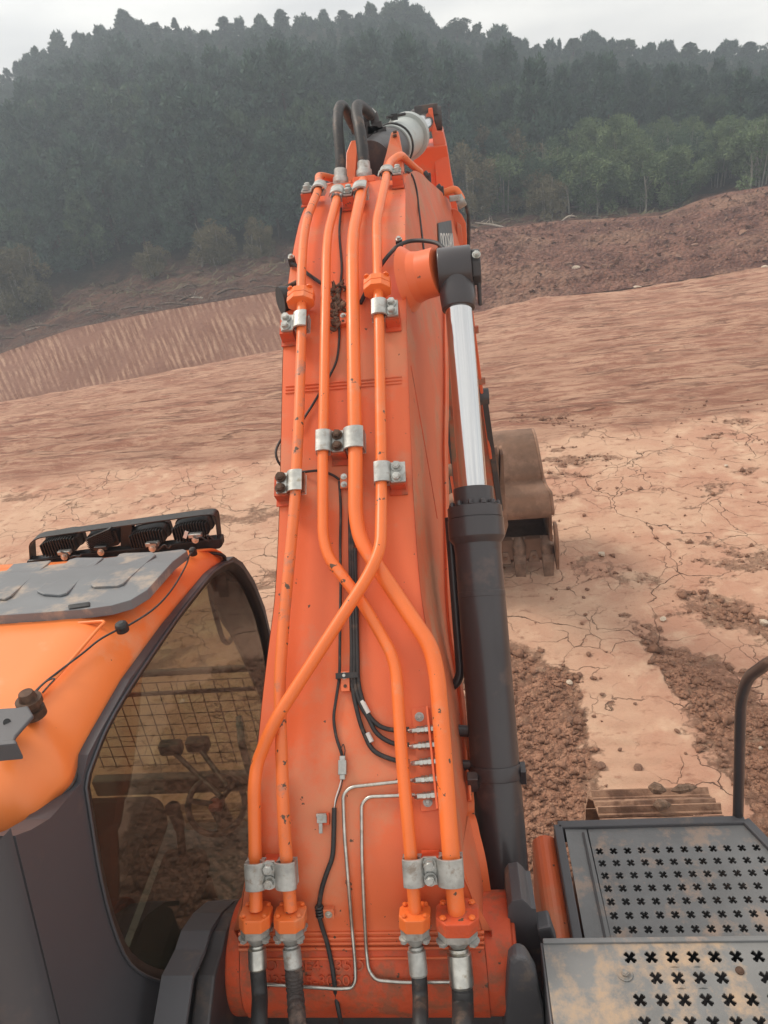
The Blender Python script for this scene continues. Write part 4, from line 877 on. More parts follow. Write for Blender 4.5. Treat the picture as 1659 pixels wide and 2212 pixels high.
for x, y, Y in ((922, 381, 4.2), (950, 409, 4.45)): b = MB(); b.cyl(P3(x-4, y, Y), P3(x+4, y-6, Y), .022, seg=8); b.box(P3(x+3, y+4, Y), (.03, .03, .05)); b.build('pin_cap', M['darkgrey'], bt, bevel=.003)

# ---- link, bucket
lk = empty('bucket_link'); lk.parent = ex
for pts in ([(1047, 862, 5.35), (1053, 905, 5.4), (1068, 1010, 5.6), (1082, 1105, 5.75)],):
    P_ = [P3(*q) for q in pts]; b = MB(); v = []
    for p in P_: v += [p+X3*-.022, p+X3*.022, p+X3*.022+Vector((0, .11, .02)), p+X3*-.022+Vector((0, .11, .02))]
    f = []
    for i in range(3):
        for k in range(4): a = 4*i+k; c = 4*i+(k+1) % 4; f.append((a, c, c+4, a+4))
    f += [(0, 1, 2, 3), (15, 14, 13, 12)]; b.add(v, f); b.cyl(P_[0]-X3*.035+Vector((0, .055, 0)), P_[0]+X3*.035+Vector((0, .055, 0)), .062, seg=24); recalc(b.build('link_bar', M['darkgrey'], lk, bevel=.004))
b = MB(); v = []
P_ = [P3(963, 905, 5.5), P3(969, 1000, 5.6), P3(977, 1060, 5.7)]
b.tube(P_, .03, 8); b.build('link_bar', M['darkgrey'], lk)
for x, y, r in ((962, 893, .055), (966, 1016, .05), (962, 1052, .06)): MB().cyl(P3(x, y, 5.45)-X3*.06, P3(x, y, 5.45)+X3*.04, r, seg=16).build('pin', M['bucket'], lk, bevel=.006)
for k, xx in enumerate((1073, 1084)): b = MB(); b.prism([P3(xx-3, 985, 5.75), P3(xx+3, 980, 5.75), P3(xx+9, 1100, 5.75), P3(xx+14, 1135, 5.75), P3(xx+8, 1155, 5.75), P3(xx, 1150, 5.75), P3(xx-5, 1100, 5.75)], Vector((.0, .20, .0))); b.build('ear_plate', M['bucket'], lk, bevel=.004)
bk = empty('bucket'); bk.parent = ex; bk['label'] = 'earth-brown bucket resting on its teeth'
BP = [(5.86, .68), (5.80, .76), (5.81, .86), (5.84, .94), (5.97, .975), (5.97, 1.06), (6.06, 1.19), (6.20, 1.28), (6.45, 1.27), (6.68, 1.12), (6.82, .85), (6.84, .58), (6.72, .36), (6.50, .22), (6.25, .17), (6.08, .20)]
def bx_r(z): return interp(z, [(0, 1.10), (.56, 1.06), (.93, 1.03), (.97, .985), (1.28, .955)])
def bx_l(z): return .70-bx_r(z)
b = MB(); sp = smooth_path([(0, a, c) for a, c in BP], 4); A = [Vector((bx_l(p.z), p.y, p.z)) for p in sp]; Bq = [Vector((bx_r(p.z), p.y, p.z)) for p in sp]; strip(b, A, Bq)
o = recalc(b.build('shell', [M['bucket'], M['bucket_in']], bk)); md = o.modifiers.new('thickness', 'SOLIDIFY'); md.thickness = .03; md.offset = 0; md.use_rim = True
for s, fx in ((1, bx_r), (-1, bx_l)):
    b = MB(); pts = [Vector((fx(p.z)+s*.006, p.y, p.z)) for p in sp]; b.prism(pts, Vector((-s*.025, 0, 0))); b.build('side_plate', M['bucket'], bk, bevel=.003)
    b = MB(); q = [(5.99, .03), (5.95, .12), (5.82, .36), (5.78, .50), (5.80, .62), (5.90, .60), (5.93, .40), (6.1, .16)]; b.prism([Vector((fx(c)+s*.010, a, c)) for a, c in q], Vector((s*.03, 0, 0))); b.build('side_cutter', M['bucket'], bk, bevel=.006)
    b = MB(); b.tube([Vector((fx(p.z)+s*.012, p.y, p.z)) for p in sp[2:40]], .018, 6); b.build('edge_strip', M['bucket'], bk)
b = MB(); b.prism([Vector((bx_l(.2), a, c)) for a, c in ((6.10, .15), (6.04, .12), (6.0, .17), (6.06, .34), (6.10, .36))], Vector((bx_r(.2)-bx_l(.2), 0, 0))); b.build('cutting_lip', M['bucket_in'], bk, bevel=.004)
b = MB(); b.tube([(bx_l(.95)+.02, 5.925, .955), (bx_r(.95)-.02, 5.925, .955)], .012, 6); b.build('weld_seam', M['bucket'], bk)
for z0, Y0 in ((1.0, 5.93), (.82, 5.80)):
    for s, x0 in ((1, .44), (-1, .32)):
        b = MB(); b.prism([Vector((x0+s*.05, Y0-.01, z0+.03)), Vector((x0+s*.05, Y0-.10, z0-.06)), Vector((x0+s*.10, Y0-.04, z0-.05)), Vector((x0+s*.24, Y0+.02, z0-.045)), Vector((x0+s*.24, Y0+.04, z0-.02))], Vector((0, .02, .03))); b.build('gusset', M['bucket'], bk, bevel=.003)
TX = [1.035, .775, .51, .25, -.01, -.26]
for k, x in enumerate(TX):
    t = empty('tooth'); t.parent = bk; b = MB(); w_ = .060
    def sec(y, z, hw, hh): return [Vector((x-hw, y-hh*.6, z+hh)), Vector((x+hw, y-hh*.6, z+hh)), Vector((x+hw*.95, y+hh*.6, z-hh)), Vector((x-hw*.95, y+hh*.6, z-hh))]
    secs = [sec(6.10, .33, w_*1.05, .035), sec(6.04, .22, w_, .040), sec(5.99, .10, w_*.9, .033), sec(5.955, -.02, w_*.75, .010)]
    vs = sum(secs, []); fs = []
    for i in range(3):
        for q in range(4): a = 4*i+q; c = 4*i+(q+1) % 4; fs.append((a, c, c+4, a+4))
    fs += [(0, 1, 2, 3), (15, 14, 13, 12)]
    o = recalc(MB().add(vs, fs).build('tooth_point', M['tooth'], t, bevel=.006)); b = MB(); b.lathe((x, 6.09, .36), (x, 6.02, .20), [(0, w_*.7), (.5, w_*1.15), (1, w_)], 14); b.build('adapter', M['tooth'], t)
    if k < len(TX)-1:
        xm_ = (x+TX[k+1])/2; b = MB(); b.prism([Vector((xm_-.055, 6.02, .13)), Vector((xm_-.025, 6.04, .24)), Vector((xm_+.025, 6.04, .24)), Vector((xm_+.055, 6.02, .13))], Vector((0, -.03, 0))); b.build('lip_guard', M['tooth'], bk, bevel=.005)
        MB().cyl((xm_, 5.985, .19), (xm_, 5.992, .19), .018, seg=12).build('lip_hole', M['bucket_in'], bk)

# ---- mounting brackets of the main frame, deck
fr = empty('main_frame'); fr.parent = ex
XL = -.42
def plate_px(pts, X, th, name, material, parent=fr, bev=.006):
    q = [onp(x, y, 0, X) for x, y in pts]; b = MB(); b.prism(q, Vector((th, 0, 0))); return b.build(name, material, parent, bevel=bev)
plate_px([(524, 1943), (498, 1948), (472, 1972), (452, 2012), (443, 2051), (425, 2107), (412, 2212), (408, 2330), (700, 2400), (640, 2150), (560, 2010), (545, 1960)], -.415, .045, 'bracket', M['darkgrey'])
q = [(524, 1943), (497, 1947), (470, 1972), (446, 2010), (434, 2051), (408, 2107), (392, 2212), (388, 2330)]
b = MB(); A = [onp(x, y, 0, -.415) for x, y in q]; A = [p+Vector((0, -.005, .008)) for p in A]; q2 = [p+X3*.075 for p in A]; A2 = [p+Vector((0, .02, -.03)) for p in A]
b.add(A+q2, [(i, i+1, len(A)+i+1, len(A)+i) for i in range(len(A)-1)]); o = recalc(b.build('bracket_flange', M['grey'], fr)); o.modifiers.new('thickness', 'SOLIDIFY').thickness = .012
o.location.x = -.062
XR_ = .385
def prismY(pts, Y, d, name, material, bev=.006, parent=fr): b = MB(); b.prism([P3(x, y, Y) for x, y in pts], d); return b.build(name, material, parent, bevel=bev)
prismY([(1098, 1958), (1106, 1946), (1128, 1942), (1140, 1952), (1148, 1962), (1158, 1963), (1163, 2010), (1172, 2075), (1184, 2140), (1196, 2260), (1090, 2260), (1092, 2110), (1096, 2020)], 1.16, Vector((0, .14, -.05)), 'bracket', M['grey'], .016)
prismY([(1100, 2080), (1116, 2066), (1140, 2074), (1160, 2110), (1176, 2180), (1182, 2290), (1088, 2290), (1092, 2160)], 1.02, Vector((0, .05, -.02)), 'bracket_flange', M['grey'], .012)
prismY([(1160, 2008), (1190, 2002), (1206, 2048), (1206, 2080), (1178, 2080)], 1.14, Vector((0, .06, -.02)), 'bracket_foot', M['grey'], .006)
b = MB(); b.box((0, .35, 1.30), (2.7, 2.6, .12)); b.box((0, .78, 1.55), (.62, .5, .5)); b.build('deck', M['darkgrey'], fr, bevel=.01)
b = MB(); b.box((0, .55, 1.62), (.9, .9, .10)); b.build('hose_tray', M['darkgrey'], fr)
b = MB(); b.cyl((0, .4, .85), (0, .4, 1.24), .62, seg=48); b.build('slew_ring', M['darkgrey'], fr)

# ---- step plates over the tool box on the right
tb = empty('tool_box'); tb.parent = ex
ZP1, ZP2 = 1.90, 2.12
def xgrid(origin, ux, uy, pitch, nx, ny, skip=(), hole=.275):
    """perforated field: every cell is a square with an X-shaped opening"""
    k = pitch*hole; aw = pitch*.085; outl = []
    for q in range(4):
        an = pi/4+q*pi/2; d = Vector((cos(an), sin(an), 0)); n = Vector((-sin(an), cos(an), 0)); c = Vector((cos(an-pi/4)*aw*1.5, sin(an-pi/4)*aw*1.5, 0))
        outl += [c, d*k*.95-n*aw*1.55, d*k*1.12-n*aw*.4, d*k*.98, d*k*1.12+n*aw*.4, d*k*.95+n*aw*1.55]
    sq = [Vector((s_*pitch/2, t_*pitch/2, 0)) for s_, t_ in ((-1, -1), (0, -1), (1, -1), (1, 0), (1, 1), (0, 1), (-1, 1), (-1, 0))]
    tr = tessellate_polygon([sq, outl]); allp = sq+outl; b = MB(); full = [(0, 2, 4, 6)]
    for i in range(nx):
        for j in range(ny):
            o_ = origin+ux*(i*pitch)+uy*(j*pitch)
            if (i, j) in skip: b.add([o_+ux*p.x+uy*p.y for p in sq], [tuple(range(8))])
            else: b.add([o_+ux*p.x+uy*p.y for p in allp], [tuple(t) for t in tr])
    return b
UY = Vector((0, -1, 0)); UXX = Vector((1, 0, 0)); pitch = .0402
o1 = onp(1295, 1839, 2, ZP1); nX, nY = 12, 8
b = xgrid(o1, UXX, UY, pitch, nX, nY)
x0, x1, y0, y1 = o1.x-pitch/2, o1.x+(nX-.5)*pitch, o1.y+pitch/2, o1.y-(nY-.5)*pitch
c = [onp(1232, 1792, 2, ZP1), onp(1612, 1777, 2, ZP1), onp(1690, 1905, 2, ZP1)]
XA, YB, XB, YA = onp(1240, 1900, 2, ZP1).x, c[0].y, x1+.05, y1-.16
cc_ = c[1].x
def quad1(*q): b.add([(x_, y_, ZP1) for x_, y_ in q], [tuple(range(len(q)))])
quad1((XA, YA), (x0, YA), (x0, YB), (XA, YB)); quad1((x0, y0), (x1, y0), (x1, YB-.01), (x1-.03, YB), (x0, YB)); quad1((x1, YA), (XB, YA), (XB, YB-.2), (x1, YB-.01)); quad1((x0, YA), (x1, YA), (x1, y1), (x0, y1))
o = recalc(b.build('step_plate', M['plate_far'], tb, label='farther grey perforated step plate')); md = o.modifiers.new('thickness', 'SOLIDIFY'); md.thickness = .004; md.offset = -1
# raised rim of the far plate and side of the box
b = MB(); rim = [(XA-.02, YA, ZP1+.012), (XA-.02, YB+.012, ZP1+.012), (x1-.02, YB+.012, ZP1+.012), (XB+.012, YB-.19, ZP1+.012)]
for a_, b_ in zip(rim[:-1], rim[1:]):
    a_, b_ = Vector(a_), Vector(b_); d = (b_-a_).normalized(); n = Vector((d.y, -d.x, 0)); b.prism([a_-n*.013, a_+n*.013, a_+n*.013-Vector((0, 0, .07)), a_-n*.013-Vector((0, 0, .07))], b_-a_)
b.build('rim', M['grey'], tb, bevel=.004)
b = MB(); b.box((x0-.016, (YA+YB)/2, ZP1+.002), (.006, YB-YA-.03, .006)); b.build('seam', M['darkgrey'], tb)
o2 = onp(1361, 2068, 2, ZP2); p2 = (onp(1588, 2059, 2, ZP2).x-o2.x)/5; nX2, nY2 = 9, 6
b = xgrid(o2, UXX, UY, p2, nX2, nY2, skip=((0, 1), (5, 1), (0, 5)), hole=.30)
x02, x12, y02, y12 = o2.x-p2/2, o2.x+(nX2-.5)*p2, o2.y+p2/2, o2.y-(nY2-.5)*p2
XA2 = onp(1176, 2060, 2, ZP2).x; YB2 = onp(1361, 2031, 2, ZP2).y; XB2 = x12+.1; YA2 = y12-.1
def quad(ax_, ay_, bx_, by_): b.add([(ax_, ay_, ZP2), (bx_, ay_, ZP2), (bx_, by_, ZP2), (ax_, by_, ZP2)], [(0, 1, 2, 3)])
quad(XA2, YA2, x02, YB2); quad(x12, YA2, XB2, YB2); quad(x02, y02, x12, YB2); quad(x02, YA2, x12, y12)
o = recalc(b.build('step_plate', M['plate'], tb, label='nearer mud-stained perforated step plate')); md = o.modifiers.new('thickness', 'SOLIDIFY'); md.thickness = .004; md.offset = -1
b = MB(); b.box(((XA2+XB2)/2, YB2+.003, ZP2-.115), (XB2-XA2, .006, .215)); b.box((XA2-.003, (YA2+YB2)/2, ZP2-.13), (.006, YB2-YA2, .25)); b.build('riser_plate', M['grey'], tb, bevel=.002)
b = MB(); b.box(((XA2+XB2)/2, YB2-.002, ZP2+.001), (XB2-XA2, .012, .010)); b.build('nosing', M['plate_far'], tb, bevel=.002)
q = onp(1350, 2105, 2, ZP2); b = MB(); b.cyl(q, q+Vector((0, 0, .003)), .0165, seg=24); b.build('washer', M['plate'], tb); make_bolt(q+Vector((0, 0, .002)), Vector((0, 0, 1)), tb, 'plate', .009, .006)
q = onp(1598, 2097, 2, ZP2+.001); b = MB(); b.lathe(q, q+Vector((0, 0, .003)), [(0, .0095), (1, .0085)], 20); b.build('grommet', M['rust'], tb); MB().cyl(q+Vector((0, 0, .001)), q+Vector((0, 0, .0036)), .006, seg=16).build('bolt_hole', M['rust'], tb)
q = onp(1448, 2037, 2, ZP1+.11); b = MB(); b.lathe(Vector((q.x, YB2+.004, ZP2-.03)), Vector((q.x, YB2+.010, ZP2-.03)), [(0, .022), (1, .022)], 20); b.build('riser_hole', M['rust'], tb)
# orange body of the box
b = MB(); ZT = ZP1-.03; pts = []
for a in np.linspace(0, pi, 12): pts.append(Vector((XA-.058-.040*cos(pi-a)*-1*-1, 0, ZT-.03+.040*sin(a))))
prof_ = [Vector((XA-.10, YB+.005, 1.45))]+[Vector((XA-.062+.038*cos(a), YB+.005, ZT-.035+.038*sin(a))) for a in np.linspace(pi, 0, 12)]+[Vector((XA-.024, YB+.005, 1.45))]
b.prism(prof_, Vector((0, YA-YB, 0))); o = b.build('side_panel', M['orange'], tb, bevel=.01)
b = MB(); b.box(((XA+XB)/2+.0, (YA+YB)/2, ZP1-.28), (XB-XA-.04, YB-YA-.03, .5)); b.box(((XA2+XB2)/2, (YA2+YB2)/2-.01, ZP2-.22), (XB2-XA2-.04, YB2-YA2-.04, .38)); b.build('box_body', M['darkgrey'], tb, bevel=.01)
b = MB(); b.box((XB+.07, YB-.42, ZP1-.05), (.10, .55, .14)); b.build('side_panel', M['orange'], tb, bevel=.03)
# handrail
r0 = onp(1594, 1776, 2, ZP1-.02); hx = P3(1600, 1512, r0.y+.03); MB().tube(fillet([r0+Vector((0, 0, -.3)), r0, hx, P3(1616, 1462, r0.y-.02), P3(1662, 1430, r0.y-.12), P3(1760, 1400, r0.y-.5), P3(1800, 1500, r0.y-.62)], .05, 7), .0150, 16).build('handrail', M['black'], ex)

# ---- crawler tracks
def shoe_mesh():
    b = MB(); w_ = .275
    b.prism([Vector((-w_, a, c)) for a, c in ((-.078, 0), (-.078, .012), (-.070, .016), (-.068, .046), (-.058, .046), (-.056, .016), (.0, .014), (.012, .030), (.020, .030), (.022, .014), (.068, .012), (.078, .004), (.078, 0))], Vector((2*w_, 0, 0))); return b
def make_track(xc, label=None):
    tr = empty('crawler_track'); tr.parent = ex
    if label: tr['label'] = label
    yf, yr, rad, zc = 2.36, -1.6, .42, .50; path = []
    Ls = yf-yr; tot = 2*Ls+2*pi*rad; n = int(tot/.162); first = None
    me = None
    for k in range(n):
        s = k*tot/n
        if s < Ls: p = Vector((xc, yf-s, zc+rad)); a = 0
        elif s < Ls+pi*rad: a = (s-Ls)/rad; p = Vector((xc, yr-rad*sin(a), zc+rad*cos(a)))
        elif s < 2*Ls+pi*rad: p = Vector((xc, yr+(s-Ls-pi*rad), zc-rad)); a = pi
        else: a = pi+(s-2*Ls-pi*rad)/rad; p = Vector((xc, yf-rad*sin(a), zc+rad*cos(a)))
        if me is None: o = shoe_mesh().build('track_shoe', M['track'], tr, bevel=.003); me = o.data
        else:
            o = bpy.data.objects.new('track_shoe', me); COL.objects.link(o); o.parent = tr; m_ = o.modifiers.new('bevel', 'BEVEL'); m_.width = .003; m_.segments = 1; m_.limit_method = 'ANGLE'
        o.location = p; o.rotation_euler = (a, 0, 0)
    b = MB(); b.box((xc, (yf+yr)/2, .5), (.30, yf-yr-.1, .42)); b.build('track_frame', M['darkgrey'], tr, bevel=.02)
    MB().cyl((xc-.10, yf, zc), (xc+.10, yf, zc), .36, seg=36).build('idler', M['track'], tr, bevel=.01)
    MB().cyl((xc-.10, yr, zc), (xc+.10, yr, zc), .36, seg=36).build('sprocket', M['track'], tr, bevel=.01); return tr
make_track(1.085, 'right crawler track, its earth-caked front end showing past the step plates'); make_track(-1.15)
# mud and wood chips lying on the track
b = MB()
for x0_, y0_, x1_, y1_, r in ((1400, 1700, 1440, 1708, .03), (1450, 1708, 1505, 1700, .022), (1410, 1740, 1450, 1738, .028)): b.lathe(onp(x0_, y0_, 2, .97), onp(x1_, y1_, 2, .97), [(0, .004), (.3, r), (.7, r*.8), (1, .003)], 7, smooth=False)
b.build('mud_clump', M['mud'], ex)

# ---- cab
cab = empty('cab'); cab.parent = ex; cab['label'] = 'grey cab with orange roof and tinted windows'
CX = -.55
def cp(x, y, dx=0): return onp(x, y, 0, CX+dx)
low = [(438, 1253), (400, 1292), (352, 1352), (301, 1420), (262, 1476), (227, 1534), (198, 1587), (170, 1640)]
ZE = cp(262, 1476).z
rear = [(152, 1690), (117, 1729), (81, 1771), (46, 1796), (0, 1808)]
path = [cp(x, y) for x, y in low]; rz = path[-1].z
rearp = [onp(x, y, 2, rz-.004*i) for i, (x, y) in enumerate(rear)]; rearp += [Vector((CX-.25, rearp[-1].y-.01, rearp[-1].z)), Vector((CX-.55, rearp[-1].y-.01, rearp[-1].z))]
front = [cp(482, 1215), cp(460, 1226)]; fp_ = front[0]
RZ0 = .125
front_pts = [P3(484, 1200, 2.145), P3(466, 1193, 2.13)]+[P3(x, y+4, 2.12) for x, y in ((430, 1190), (330, 1197), (227, 1209), (130, 1220))]
front_pts.append(Vector((CX-.55, 2.12, front_pts[-1].z)))
edge = front_pts[::-1]+front+path+rearp       # lower rim of the roof, front-left to rear-left
edge = smooth_path(edge, 5); nE = len(edge)
ctr = Vector((CX-.5, (path[0].y+path[-1].y)/2, 0))
cent_line = lambda p: Vector((CX-.55, min(max(p.y, 1.25), 1.85), 0))
rings = []; KS = 9
for k in range(KS+1):
    a = (pi/2)*k/KS; ring = []
    for i, p in enumerate(edge):
        tgt = Vector((min(p.x, CX-.22), min(max(p.y, 1.22), 1.95), 0))-Vector((p.x, p.y, 0)); inn = tgt.normalized() if tgt.length > .01 else Vector((-1, 0, 0))
        zt_ = interp(p.y, [(1.0, 2.872), (1.4, 2.865), (1.7, 2.83), (1.95, 2.75), (2.12, 2.69), (2.2, 2.66)]); RZ = max(.012, zt_-p.z); RX = min(.155 if p.y < 2 else .11, tgt.length*.8)
        ring.append(p+inn*(RX*(1-cos(a)))+Vector((0, 0, RZ*sin(a))))
    rings.append(ring)
b = MB(); vs = sum(rings, []); fs = [(k*nE+i, k*nE+i+1, (k+1)*nE+i+1, (k+1)*nE+i) for k in range(KS) for i in range(nE-1)]
b.add(vs, fs, True)
# the roof sheet: joins the inner ring to its mirror image across the cab
inner = rings[-1]; mir = [Vector((2*(CX-.55)-p.x, p.y, p.z)) for p in inner]
strip(b, inner, mir)
vm = [Vector((2*(CX-.55)-p.x, p.y, p.z)) for p in vs]; b.add(vm, fs, True)
roof = recalc(b.build('roof', M['cab_orange'], cab)); roof.modifiers.new('thickness', 'SOLIDIFY').thickness = .004
ZR = inner[nE//2].z
def rp(x, y, dz=0): return onp(x, y, 2, ZR+dz)
def roof_z(p):
    best = min(range(nE), key=lambda i: abs(inner[i].y-p.y) + (0 if 8 < i < nE-8 else 5)); return inner[best].z
def on_roof(x, y, dz=0):
    z = ZR+dz
    for _ in range(8): p = onp(x, y, 2, z); z = roof_z(p)+dz
    return onp(x, y, 2, z)
# rubber lip along the lower rim
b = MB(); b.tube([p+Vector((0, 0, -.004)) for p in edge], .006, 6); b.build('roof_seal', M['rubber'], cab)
# pressed ribs and hatch
for pts in ([(0, 1472), (70, 1404), (135, 1362)], [(0, 1764-60), (60, 1660), (120, 1590), (220, 1478), (222, 1466), (165, 1462)], [(-20, 1560), (30, 1505), (72, 1462), (60, 1455)]):
    pass
hz_ = .030
hp = [(-140, 1250), (0, 1234), (120, 1219), (227, 1205), (330, 1194), (396, 1186), (404, 1190), (373, 1213), (344, 1245), (318, 1274), (282, 1296), (240, 1308), (192, 1315), (100, 1322), (0, 1329), (-140, 1340)]
XM = CX-.55; q = [p for p in (on_roof(x, y, hz_) for x, y in hp) if p.x > XM-.02]; q = q+[Vector((2*XM-p.x, p.y, p.z)) for p in reversed(q)]; b = MB(); b.prism(q, Vector((0, 0, -hz_*.93))); b.build('roof_hatch', M['hatch'], cab, bevel=.012)
htop = lambda x, y: on_roof(x, y, hz_+.001)
for pts in ([(94, 1287), (80, 1281), (150, 1213), (168, 1208), (225, 1208), (218, 1214), (146, 1285), (130, 1290)], [(204, 1272), (196, 1268), (258, 1201), (275, 1198), (330, 1196), (338, 1202), (268, 1264), (255, 1270)], [(-16, 1296), (-40, 1290), (30, 1222), (48, 1220), (112, 1214), (104, 1222), (26, 1290), (12, 1298)]):
    for mir_ in (0, 1):
        q = [htop(x, y) for x, y in pts]; q = [Vector((2*XM-p.x, p.y, p.z)) for p in q] if mir_ else q; b = MB(); b.prism(q, Vector((0, 0, .007)))
        if not (mir_ and min(p.x for p in q) > XM-.05): b.build('hatch_rib', M['hatch'], cab, bevel=.006)
b = MB(); b.prism([on_roof(x, y, hz_+.004) for x, y in ((146, 1306), (194, 1299), (194, 1308), (148, 1315))], Vector((0, 0, -.02))); b.build('hatch_catch', M['plastic'], cab, bevel=.003)
for pts in ([(0, 1705), (60, 1640), (140, 1552), (215, 1465), (226, 1455), (222, 1452), (170, 1456)], [(-40, 1560), (10, 1508), (70, 1462), (72, 1457), (40, 1458)]):
    P_ = [on_roof(x*1., y-(48 if pts[0][0] == 0 else 0)*0-110, .0) for x, y in pts]
    MB().tube(fillet(P_, .03, 5), .0045, 6).build('roof_rib', M['cab_orange'], cab)
# roof wire, magnets, antenna bracket
MB().tube(smooth_path([on_roof(x, y, .006) for x, y in ((64, 1508), (90, 1480), (130, 1448), (180, 1410), (215, 1382), (255, 1360), (272, 1354), (330, 1317), (370, 1275), (400, 1225), (409, 1200), (414, 1194))], 6), .0026, 6).build('roof_wire', M['rubber'], cab)
MB().tube(smooth_path([on_roof(x, y, .012) for x, y in ((70, 1510), (82, 1490), (100, 1472), (118, 1466), (106, 1480), (92, 1496))], 6), .0018, 6).build('roof_wire', M['rubber'], cab)
for x, y, r in ((265, 1360, .015), (418, 1196, .012)):
    p = on_roof(x, y, 0); MB().lathe(p-Vector((0, 0, .004)), p+Vector((0, 0, .022)), [(0, r), (.6, r*1.05), (.85, r*.9), (1, r*.5)], 18).build('magnet', M['plastic'], cab)
b = MB(); b.prism([on_roof(x, y, .05) for x, y in ((-30, 1532), (38, 1528), (60, 1524), (72, 1545), (34, 1588), (30, 1600), (-30, 1604))], Vector((0, 0, -.008))); b.prism([on_roof(x, y, .05) for x, y in ((-30, 1600), (34, 1598), (36, 1606), (-30, 1612))], Vector((0, 0, -.04))); b.build('antenna_bracket', M['grey'], cab, bevel=.003)
p = on_roof(76, 1545, 0); MB().lathe(p, p+Vector((0, 0, .06)), [(0, .024), (.3, .024), (.32, .018), (.5, .018), (.52, .026), (.72, .026), (.74, .018), (1, .014)], 20).build('antenna_mount', M['rust'], cab)
MB().cyl(on_roof(15, 1560, .0505), on_roof(15, 1560, .052), .007, seg=14).build('bolt_hole', M['rubber'], cab)
# walls: rear corner panel with side window opening
win = [(440, 1240), (462, 1224), (484, 1213), (506, 1228), (530, 1265), (552, 1318), (569, 1385), (584, 1480), (588, 1600), (565, 1800), (548, 1900), (510, 1980), (470, 2045), (415, 2090), (350, 2120), (300, 2112), (258, 2085), (232, 2040), (205, 1960), (185, 1870), (172, 1790), (160, 1715), (158, 1692), (170, 1655), (215, 1552), (300, 1422), (372, 1322)]
winp = smooth_path([cp(x, y) for x, y in win], 3)
cabF = max(p.y for p in winp)+.02; ZB = 1.45
corner = [p for p in edge if p.y < path[-1].y+.02]
# outer boundary of the right wall in its plane
ob = [p.copy() for p in [cp(438, 1253), cp(352, 1352), cp(262, 1476), cp(198, 1587), cp(170, 1640)]]
yc = path[-1].y-.02
RA, RB = cp(4, 1806), cp(104, 2212); RBb = RA+(RB-RA)*((ZB-RA.z)/(RB.z-RA.z))
outer = [cp(600, 1600), cp(592, 1480), cp(576, 1385), cp(559, 1312), cp(536, 1255), cp(510, 1216), cp(490, 1203)]+[p+Vector((0, .0, .012)) for p in ob]+[cp(152, 1690), cp(117, 1729), cp(81, 1769), cp(40, 1793), RA, RB, RBb, Vector((CX, cp(600, 1700).y, ZB))]
cwin = cp(370, 1680)
def radial(poly, ang):      # how far the outline lies from the window's middle in one direction
    d = Vector((cos(ang), sin(ang))); best = 0
    for p, q in zip(poly, poly[1:]+poly[:1]):
        ay, az = p.y-cwin.y, p.z-cwin.z; ey, ez = q.y-p.y, q.z-p.z; den = d.x*ez-d.y*ey
        if abs(den) < 1e-12: continue
        t = (ay*ez-az*ey)/den; u_ = (ay*d.y-az*d.x)/den
        if t > 0 and -1e-6 <= u_ <= 1+1e-6: best = max(best, t)
    return best
angs = sorted(set([atan2(p.z-cwin.z, p.y-cwin.y) for p in outer]+list(np.linspace(-pi, pi, 120, endpoint=False)))); nA = len(angs)
def ringpts(poly, k=0): return [Vector((CX, cwin.y+cos(a)*radial(poly, a), cwin.z+sin(a)*radial(poly, a))) for a in angs]
Ri, Ro = ringpts(winp), ringpts(outer)
for i in range(nA):
    if (Ro[i]-cwin).length < (Ri[i]-cwin).length+.006: Ro[i] = Ri[i]+(Ri[i]-cwin).normalized()*.006
b = MB(); b.add(Ri+Ro, [(i, (i+1) % nA, nA+(i+1) % nA, nA+i) for i in range(nA)]); o = recalc(b.build('side_panel', M['cab_grey'], cab)); md = o.modifiers.new('thickness', 'SOLIDIFY'); md.thickness = .05; md.offset = 0
winp = Ri[::2]
# rubber frame and pane
wf = MB(); cw = sum(winp, Vector())/len(winp)
inn = [p.lerp(cw, .045) for p in winp]; nW = len(winp)
wf.add([p+X3*.028 for p in winp]+[p+X3*.022 for p in inn]+[p-X3*.02 for p in inn], [(i, (i+1) % nW, nW+(i+1) % nW, nW+i) for i in range(nW)]+[(nW+i, nW+(i+1) % nW, 2*nW+(i+1) % nW, 2*nW+i) for i in range(nW)], True)
recalc(wf.build('window_frame', mat('brown_black_seal', (.014, .009, .008), .5, noise=.2, spec=.25), cab)); MB().tube([p+X3*.028 for p in winp]+[winp[0]+X3*.028], .0035, 6).build('window_seal', M['cab_grey'], cab)
b = MB(); b.add([p+X3*.012 for p in inn], [tuple(t) for t in tessellate_polygon([inn])]); b.build('window_pane', M['glass'], cab)
# rounded rear corner and rear wall
cols = []
for a_ in np.linspace(0, pi/2, 8):
    off_ = Vector((-.085*(1-cos(a_)), -.055*sin(a_), 0)); cols.append([RA+off_+Vector((.024, 0, .02)), RBb+off_+Vector((.024, 0, 0))])
b = MB(); vs_ = sum(cols, []); b.add(vs_, [(2*i, 2*i+2, 2*i+3, 2*i+1) for i in range(7)], True); o = recalc(b.build('rear_pillar', M['cab_grey'], cab))
pa, pb = cols[-1]; b = MB(); b.tube([pa, pb], .013, 10); b.build('pillar_strip', M['grey'], cab)
far_ = CX-1.0
b = MB(); b.add([pa+Vector((0, .01, 0)), Vector((far_, pa.y+.01, pa.z)), Vector((far_, pa.lerp(pb, .75).y+.01, pa.lerp(pb, .75).z)), pa.lerp(pb, .75)+Vector((0, .01, 0))], [(0, 1, 2, 3)]); b.build('rear_pane', M['glass'], cab)
